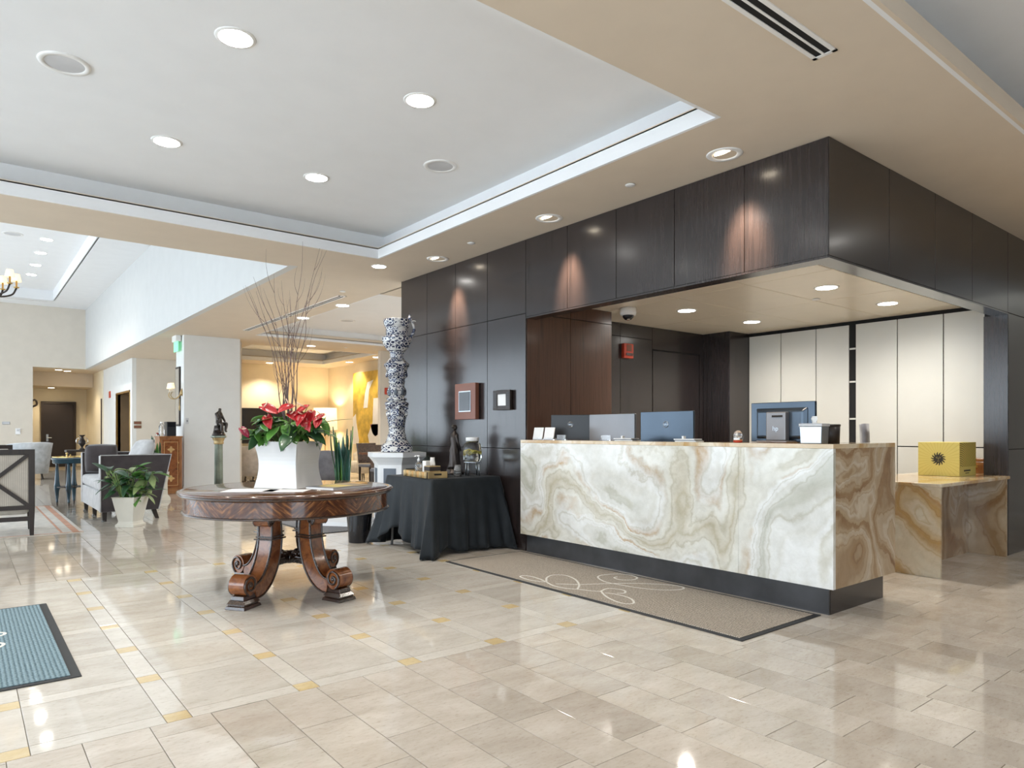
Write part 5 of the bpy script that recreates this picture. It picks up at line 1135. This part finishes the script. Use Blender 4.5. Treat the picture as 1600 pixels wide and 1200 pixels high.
d4 = tag(MB().box(3.425, 3.47, 25.02, 25.2, 0, 2.25).build('door_4', 'espresso', None), 'dark door edge in the hallway corner', kind='structure')
t = thing('switch_plate', 'white thermostat low on the far beige wall', 'thermostat', (1.28, 24.90, 1.22)); MB().box(-.06, .06, -.02, 0, -.09, .09).build('plate', 'white_plastic', t, bevel=.005); MB().box(-.03, .03, -.024, -.02, .0, .06).build('display', 'grille_grey', t)
t = thing('name_plate', 'grey plaque on the far beige wall at the left edge', 'sign', (1.0, 24.90, 1.46)); MB().box(-.09, .09, -.012, 0, -.04, .04).build('plate', 'silver', t, bevel=.003); MB().box(-.075, .075, -.0135, -.012, -.028, .028).build('panel', 'grille_grey', t)
t = thing('wall_sconce', 'dark bronze wall sconce at the hallway entrance', 'sconce', (1.64, 26.4, 2.05)); MB().box(0, .03, -.06, .06, -1.0, .2).build('back_plate', 'bronze', t, bevel=.005); MB().tube(bez([(.02, 0, .1), (.16, 0, .16), (.2, 0, .02), (.08, 0, -.06)], 5), .03, 8).build('arm', 'bronze', t, smooth=True)
# chandelier just inside the left edge
ch = thing('chandelier', 'gilt lounge chandelier reaching in at the left edge', 'chandelier', (.23, 13.9, 3.5))
MB().tube([(0, 0, .2), (0, 0, ZH+.28-3.5)], .012, 8).build('rod', 'bronze', ch); MB().lathe([(0, -.12), (.03, -.1), (.05, 0), (.03, .1), (.06, .16), (.02, .25)], 16).build('hub', 'bronze', ch, smooth=True)
for k in range(8):
    a = k*PI/4+.1; d = Vector((math.cos(a), math.sin(a), 0)); z = Vector((0, 0, 1))
    MB().tube(bez([d*.03+z*.05, d*.2-z*.1, d*.40-z*.06, d*.47+z*.06], 6), .014, 8).build('arm', 'bronze', ch, smooth=True)
    MB().lathe([(.03, .06), (.045, .08), (.014, .085), (.014, .18)], 12, c=tuple(d*.47)).build('candle_cup', 'brass', ch, smooth=True)
    MB().lathe([(.07, .17), (.045, .29)], 18, c=tuple(d*.47), cap=False).build('lamp_shade', 'shade_glow', ch, smooth=True, solid=.003)

# ================================================================== back room
tv = thing('television', 'black wall television in the yellow back room', 'television', (6.75, 19.955, .88)); MB().box(-.62, .62, -.06, 0, 0, 1.0).build('bezel', 'black_plastic', tv, bevel=.005); MB().box(-.58, .58, -.064, -.06, .04, .96).build('screen', 'screen_black', tv); MB().box(-.2, .2, -.005, .022, .4, .6).build('bracket', 'grey_plastic', tv)
fp = thing('fireplace_console', 'stone ledge with dark iron scrollwork under the television', 'console', (6.75, 19.85, 0))
MB().box(-.9, .9, -.2, .14, .72, .80).build('ledge', 'planter_cream', fp, bevel=.005); MB().box(-.9, .9, -.10, .14, 0, .72).build('body', 'black_gap', fp)
for k in range(7):
    x = -.75+k*.25; MB().tube([(x+.10*math.cos(a)*(1-a/14), -.13, .40+.26*math.sin(a)) for a in [i*.4 for i in range(17)]], .014, 6).build('iron_scroll', 'grille_grey', fp, smooth=True)
def floorlamp(label, x, y, zs, h_, r_, mat='shade_glow'):
    t = thing('floor_lamp', label, 'lamp', (x, y, 0)); MB().lathe([(0, 0), (.15, 0), (.15, .02), (.02, .03)], 24).build('base', 'brass', t, smooth=True); MB().lathe([(.012, .02), (.012, zs+.1)], 10).build('pole', 'brass', t)
    MB().lathe([(r_, zs), (r_*.93, zs+h_)], 36, cap=False).build('lamp_shade', mat, t, smooth=True, solid=.004)
    L = bpy.data.lights.new('lamp', 'POINT'); L.energy = 50*LK; L.color = (1, .78, .5); L.shadow_soft_size = .08; lo = bpy.data.objects.new('lamp', L); COL.objects.link(lo); lo.parent = t; lo.location = (0, 0, zs+h_*.6)
floorlamp('floor lamp with a wide white drum shade in the corner of the back room', 8.30, 19.2, 1.26, .64, .35)
gp = thing('abstract_painting', 'large gold abstract painting with white and plum patches', 'painting', (8.725, 17.35, .86))
MB().box(-.05, 0, -.80, .80, 0, 2.0).build('canvas', 'paint_gold', gp, bevel=.004)
def patch(pts, mat):
    m = MB().prism(pts, lambda y, z: (-.050, y, z), lambda y, z: (-.0535, y, z)); m.build('paint_patch', mat, gp)
patch([(.80, 0), (.80, .75), (.62, .85), (.58, .6), (.42, .1), (.45, 0)], 'paint_white'); patch([(-.22, 0), (-.80, 0), (-.80, 1.25), (-.45, 1.25), (-.4, .6), (-.12, .25)], 'paint_white')
patch([(-.25, .55), (-.79, .55), (-.79, .30), (-.55, .22), (-.40, .30)], 'paint_plum'); patch([(.15, 1.0), (-.1, 1.0), (-.2, 1.5), (-.45, 1.75), (-.1, 1.7), (.05, 1.4)], 'paint_white')
tag(MB().box(-.06, .06, -.03, 0, 0, .16).build('alarm_box', 'red_plastic', None, bevel=.006), 'red alarm box beside the ceramic column on the grey wall', 'fire alarm').location = (7.97, 14.85, 2.10)
def tub(label, loc, rz, mat, w_=.42, h_=.85, n_='tub_chair'):
    t = thing(n_, label, 'chair', loc, rz, 'upholstered chairs in the back room')
    rows = []
    for u in (0, .3, .7, 1):
        rows.append([((w_*(.86+.14*u))*math.cos(a), (w_*(.86+.14*u))*math.sin(a), .14+(h_-.14-.22*(abs(i-12)/12)**2)*u) for i, a in enumerate([PI*.0+PI*k/24 for k in range(25)])])
    MB().grid(rows).build('shell_back', mat, t, smooth=True, solid=.07)
    MB().lathe([(0, .16), (w_*.8, .16), (w_*.84, .36), (w_*.8, .44), (0, .46)], 24).build('seat', mat, t, smooth=True)
    for a in (.8, 2.3, 3.9, 5.4): MB().tube([(w_*.6*math.cos(a), w_*.6*math.sin(a), .17), (w_*.66*math.cos(a), w_*.66*math.sin(a), 0)], [.022, .014], 8).build('leg', 'espresso', t)
tub('white upholstered chair half hidden behind the planter', (5.62, 17.1, 0), 2.4, 'sofa_pale', .42, .86)
tub('dark grey curved chair right of the planter', (6.35, 14.6, 0), 2.7, 'lounge_grey', .50, .80)
tub('cream tub chair under the gold painting', (8.0, 16.6, 0), 4.4, 'chair_cream', .42, .84)
dt = thing('dining_table', 'dark wood table behind the snake plant', 'table', (7.1, 13.2, 0))
MB().box(-.45, .45, -.45, .45, .72, .76).build('tabletop', 'mahogany', dt, bevel=.004); MB().lathe([(.25, 0), (.25, .02), (.05, .06), (.04, .72)], 20).build('pedestal', 'espresso', dt, smooth=True)
def sidechair(label, loc, rz):
    t = thing('dining_chair', label, 'chair', loc, rz, 'dark dining chairs in the middle lounge')
    MB().box(-.24, .24, -.24, .24, .42, .48).build('seat', 'lounge_grey', t, bevel=.02)
    MB().hexa([(-.23, .2, .50), (.23, .2, .50), (.23, .24, .50), (-.23, .24, .50)], [(-.25, .27, .95), (.25, .27, .95), (.25, .31, .95), (-.25, .31, .95)]).build('backrest', 'dark_mahogany', t, bevel=.01)
    for sx in (-1, 1):
        for sy in (-1, 1): MB().hexa([(sx*.21-.015, sy*.21-.015, 0), (sx*.21+.015, sy*.21-.015, 0), (sx*.21+.015, sy*.21+.015, 0), (sx*.21-.015, sy*.21+.015, 0)], [(sx*.21-.02, sy*.21-.02, .43), (sx*.21+.02, sy*.21-.02, .43), (sx*.21+.02, sy*.21+.02, .43), (sx*.21-.02, sy*.21+.02, .43)]).build('leg', 'espresso', t)
sidechair('dark dining chair nearest the ceramic plinth', (6.55, 12.35, 0), 2.6); sidechair('dark dining chair beyond the dark wood table', (7.2, 14.05, 0), .1); sidechair('dark dining chair on the right of the dark wood table', (7.95, 13.1, 0), -1.5)
gt = thing('side_table', 'gilt wire side table beside the floor lamp', 'table', (7.75, 18.6, 0)); MB().lathe([(0, .62), (.25, .62), (.25, .635), (0, .635)], 28).build('tabletop', 'glass', gt)
for k in range(3): MB().tube([(.23*math.cos(k*2.09), .23*math.sin(k*2.09), .62), (.2*math.cos(k*2.09), .2*math.sin(k*2.09), 0)], .012, 8).build('leg', 'brass', gt)

# ================================================================== on and behind the reception counter
ZCT = 1.1225
def monitor(label, x, y, rz, w_, h_, zc, mat, logo, bulge=True, base=.76):
    t = thing('monitor', label, 'monitor', (x, y, base), rz, 'monitors at the reception'); c_ = zc-base   # screen faces +x, back towards -x
    MB().box(0, .028, -w_/2, w_/2, c_-h_/2, c_+h_/2).build('panel', mat, t, bevel=.004)
    MB().box(.028, .030, -w_/2+.015, w_/2-.015, c_-h_/2+.02, c_+h_/2-.015).build('screen', 'screen_black', t)
    if bulge: MB().hexa([(-.03, -w_/2+.08, c_-h_/2+.04), (.0, -w_/2+.05, c_-h_/2+.02), (.0, w_/2-.05, c_-h_/2+.02), (-.03, w_/2-.08, c_-h_/2+.04)], [(-.03, -w_/2+.08, c_+h_/2-.07), (0, -w_/2+.05, c_+h_/2-.04), (0, w_/2-.05, c_+h_/2-.04), (-.03, w_/2-.08, c_+h_/2-.07)]).build('back_shell', mat, t, bevel=.008)
    if bulge: MB().box(-.075, -.025, -.085, .085, .012, c_+.075).build('stand', 'grey_plastic', t, bevel=.008)
    else: MB().box(-.06, 0, -.04, .04, .012, c_-.10).build('stand', 'grey_plastic', t, bevel=.008)
    MB().box(-.13, .10, -.13, .13, 0, .012).build('foot', 'grey_plastic', t, bevel=.004)
    BX = Matrix(((0, 0, -1, 0), (-1, 0, 0, 0), (0, 1, 0, 0), (0, 0, 0, 1)))
    lx = -.0005 if not bulge else -.031
    if logo == 'DELL':
        zz = c_+.06
        ring = MB().tube([(lx-.001, .026*math.cos(a), zz+.026*math.sin(a)) for a in [2*PI*i/24 for i in range(25)]], .003, 6, cap=False).build('logo_ring', 'silver', t)
        text('logo_letters', 'DELL', 'silver', t, .018, Matrix.Translation((lx, 0, zz)) @ BX)
    if logo == 'hp':
        text('logo_letters', 'hp', 'silver', t, .05, Matrix.Translation((-.0765, 0, c_-.05)) @ BX)
        MB().box(-.0785, -.074, -.06, .03, c_+.035, c_+.05).build('cable_slot', 'black_gap', t)
    return t
monitor('black monitor turned sideways at the left of the counter', 4.84, 5.13, math.radians(38), .40, .32, 1.215, 'black_plastic', 'DELL', False)
monitor('grey backed monitor on the reception counter beside the black one', 4.80, 4.53, 0, .58, .34, 1.20, 'grey_plastic', None, False)
monitor('dark monitor with painted blue daylight tint and a round logo in the middle of the counter', 4.80, 3.88, math.radians(2), .56, .35, 1.205, 'sky_tint_plastic', 'DELL', False)
monitor('largest monitor with a broad stand near the counter corner', 4.83, 2.81, math.radians(-5), .545, .30, 1.275, 'sky_tint_plastic', 'hp', True, ZCT)
for i, y in enumerate((5.235, 5.07)):
    t = thing('card_holder', ('left', 'right')[i]+' of two white card holders at the far end of the counter', 'card holder', (4.50, y, ZCT), 0, 'white card holders')
    MB().box(-.015, .03, -.07, .07, 0, .02).build('base', 'clear_acrylic', t); MB().hexa([(-.014, -.07, .005), (-.006, -.07, .005), (-.006, .07, .005), (-.014, .07, .005)], [(.008, -.07, .122), (.016, -.07, .122), (.016, .07, .122), (.008, .07, .122)]).build('card', 'paper', t)
for y, lab in ((4.86, 'clear acrylic holder in front of the black monitor'), (4.28, 'clear acrylic holder in front of the grey monitor')):
    t = thing('acrylic_holder', lab, 'card holder', (4.47, y, ZCT), 0, 'acrylic holders'); MB().box(-.02, .02, -.06, .06, 0, .008).build('base', 'clear_acrylic', t); MB().box(-.006, 0, -.06, .06, .008, .05).build('front', 'clear_acrylic', t)
for y, lab in ((4.07, 'paper stack left of the blue tinted monitor'), (3.42, 'paper stack right of the blue tinted monitor')):
    t = thing('paper_stack', lab, 'papers', (4.52, y, ZCT), .2, 'paper stacks on the counter')
    for k in range(3): MB().box(-.07, .07, -.09+.008*k, .09+.005*k, .008*k, .008*k+.007).build('booklet', ('paper', 'grey_plastic', 'paper')[k], t)
    MB().box(-.02, .02, .04, .055, .024, .045).build('pen_clip', 'paper', t)
sn = thing('glass_globe', 'small silver cup with a glass globe and red base on the counter', 'ornament', (4.55, 3.0, ZCT)); MB().lathe([(0, 0), (.032, 0), (.034, .015)], 20).build('base', 'red_plastic', sn, smooth=True); MB().lathe([(.034, .015), (.042, .05), (.038, .05), (.03, .016)], 20, cap=False).build('cup', 'chrome', sn, smooth=True); MB().ball((0, 0, .058), .032, 16, 10).build('globe', 'clear_acrylic', sn, smooth=True)
tc_ = thing('tissue_cover', 'chrome tissue box cover at the counter corner', 'tissue box', (4.50, 2.38, ZCT), math.radians(8)); MB().hexa([(-.065, -.068, 0), (.065, -.068, 0), (.065, .068, 0), (-.065, .068, 0)], [(-.07, -.073, .115), (.07, -.073, .115), (.07, .073, .115), (-.07, .073, .115)]).build('cover', 'silver', tc_, bevel=.004); MB().box(-.074, .074, -.077, .077, .115, .135).build('lid', 'grille_grey', tc_, bevel=.003)
m = MB().grid([[(-.02+.01*j, -.025+.012*j+.006*math.sin(i*2+j), .13+.018*i) for j in range(5)] for i in range(4)]); m.build('tissue', 'paper', tc_, smooth=True, solid=.003)
t = thing('pen_cup', 'dark brown leather holder behind the chrome tissue box', 'holder', (4.67, 2.36, ZCT)); MB().lathe([(0, 0), (.062, 0), (.066, .13), (.06, .13), (.057, .01), (0, .01)], 28).build('cup', 'espresso', t, smooth=True); MB().lathe([(.066, .115), (.069, .118), (.069, .128), (.066, .13)], 28, cap=False).build('rim', 'bronze', t, smooth=True)
oc = thing('office_chair', 'dark mesh office chair behind the counter', 'chair', (6.86, 3.36, 0), math.radians(-62))
rows = [[(.20+.05*math.sin(u*2.2)-.05*v*v, .23*v*(1-.25*u*u), .58+.70*u) for v in [-1+2*j/8 for j in range(9)]] for u in [i/8 for i in range(9)]]
MB().grid(rows).build('backrest', 'lounge_grey', oc, smooth=True, solid=.03); MB().box(-.25, .22, -.25, .25, .45, .52).build('seat', 'lounge_grey', oc, bevel=.03); MB().lathe([(.025, .08), (.025, .45)], 12).build('gas_lift', 'black_plastic', oc)
for k in range(5):
    a = k*2*PI/5; MB().tube([(0, 0, .10), (.30*math.cos(a), .30*math.sin(a), .07)], [.025, .016], 8).build('base_arm', 'black_plastic', oc); MB().ball((.30*math.cos(a), .30*math.sin(a), .028), .028, 10, 8).build('caster', 'black_plastic', oc, smooth=True)
# gold box with the sun emblem on the side desk
gb = thing('gift_box', 'yellow box printed with a dark sun face on the side desk', 'box', (7.39, 2.665, .7755), math.radians(1.5))
MB().box(0, .46, -.18, .18, 0, .325).build('carton', 'box_yellow', gb, bevel=.002)
MB().box(-.0015, 0, -.178, .178, .003, .322).build('printed_front', 'box_rays', gb)
MB().box(.003, .457, -.1815, -.18, .09, .322).build('printed_side', 'box_rings', gb)
MB().box(.12, .30, -.1815, -.18, .045, .06).build('side_print', 'ink', gb); MB().box(.16, .26, -.1815, -.18, .025, .032).build('side_print', 'ink', gb)
em = MB(); cz, cy = .165, .0
em.prism([(cy+.040*math.cos(a), cz+.040*math.sin(a)) for a in [2*PI*i/28 for i in range(28)]], lambda y, z: (-.0016, y, z), lambda y, z: (-.0026, y, z))
em.build('sun_face', 'ink', gb)
for k in range(14):
    a = 2*PI*k/14; f_ = lambda r, da: (cy+r*math.cos(a+da), cz+r*math.sin(a+da))
    MB().prism([f_(.038, -.19), f_(.050, -.13), f_(.060, .02), f_(.068, .16), f_(.058, .16), f_(.050, .12), f_(.038, .17)], lambda y, z: (-.0016, y, z), lambda y, z: (-.0026, y, z)).build('sun_ray', 'ink', gb)
for (y0, z0, y1, z1) in ((.0, .178, .0, .155), (-.022, .180, -.008, .184), (.008, .184, .022, .180), (-.018, .171, -.008, .171), (.008, .171, .018, .171), (-.009, .144, .009, .144)):
    MB().tube([(-.0028, y0, z0), (-.0028, y1, z1)], .0013, 5).build('face_line', 'box_yellow', gb)
t = thing('wooden_box', 'small carved wooden box behind the yellow carton', 'box', (8.22, 2.585, .7755)); MB().box(-.10, .10, -.09, .09, 0, .12).build('body', 'cabinet_wood', t, bevel=.004); MB().box(-.105, .105, -.095, .095, .122, .155).build('lid', 'cabinet_wood', t, bevel=.006); MB().box(-.108, -.10, -.02, .02, .06, .09).build('clasp', 'brass', t)
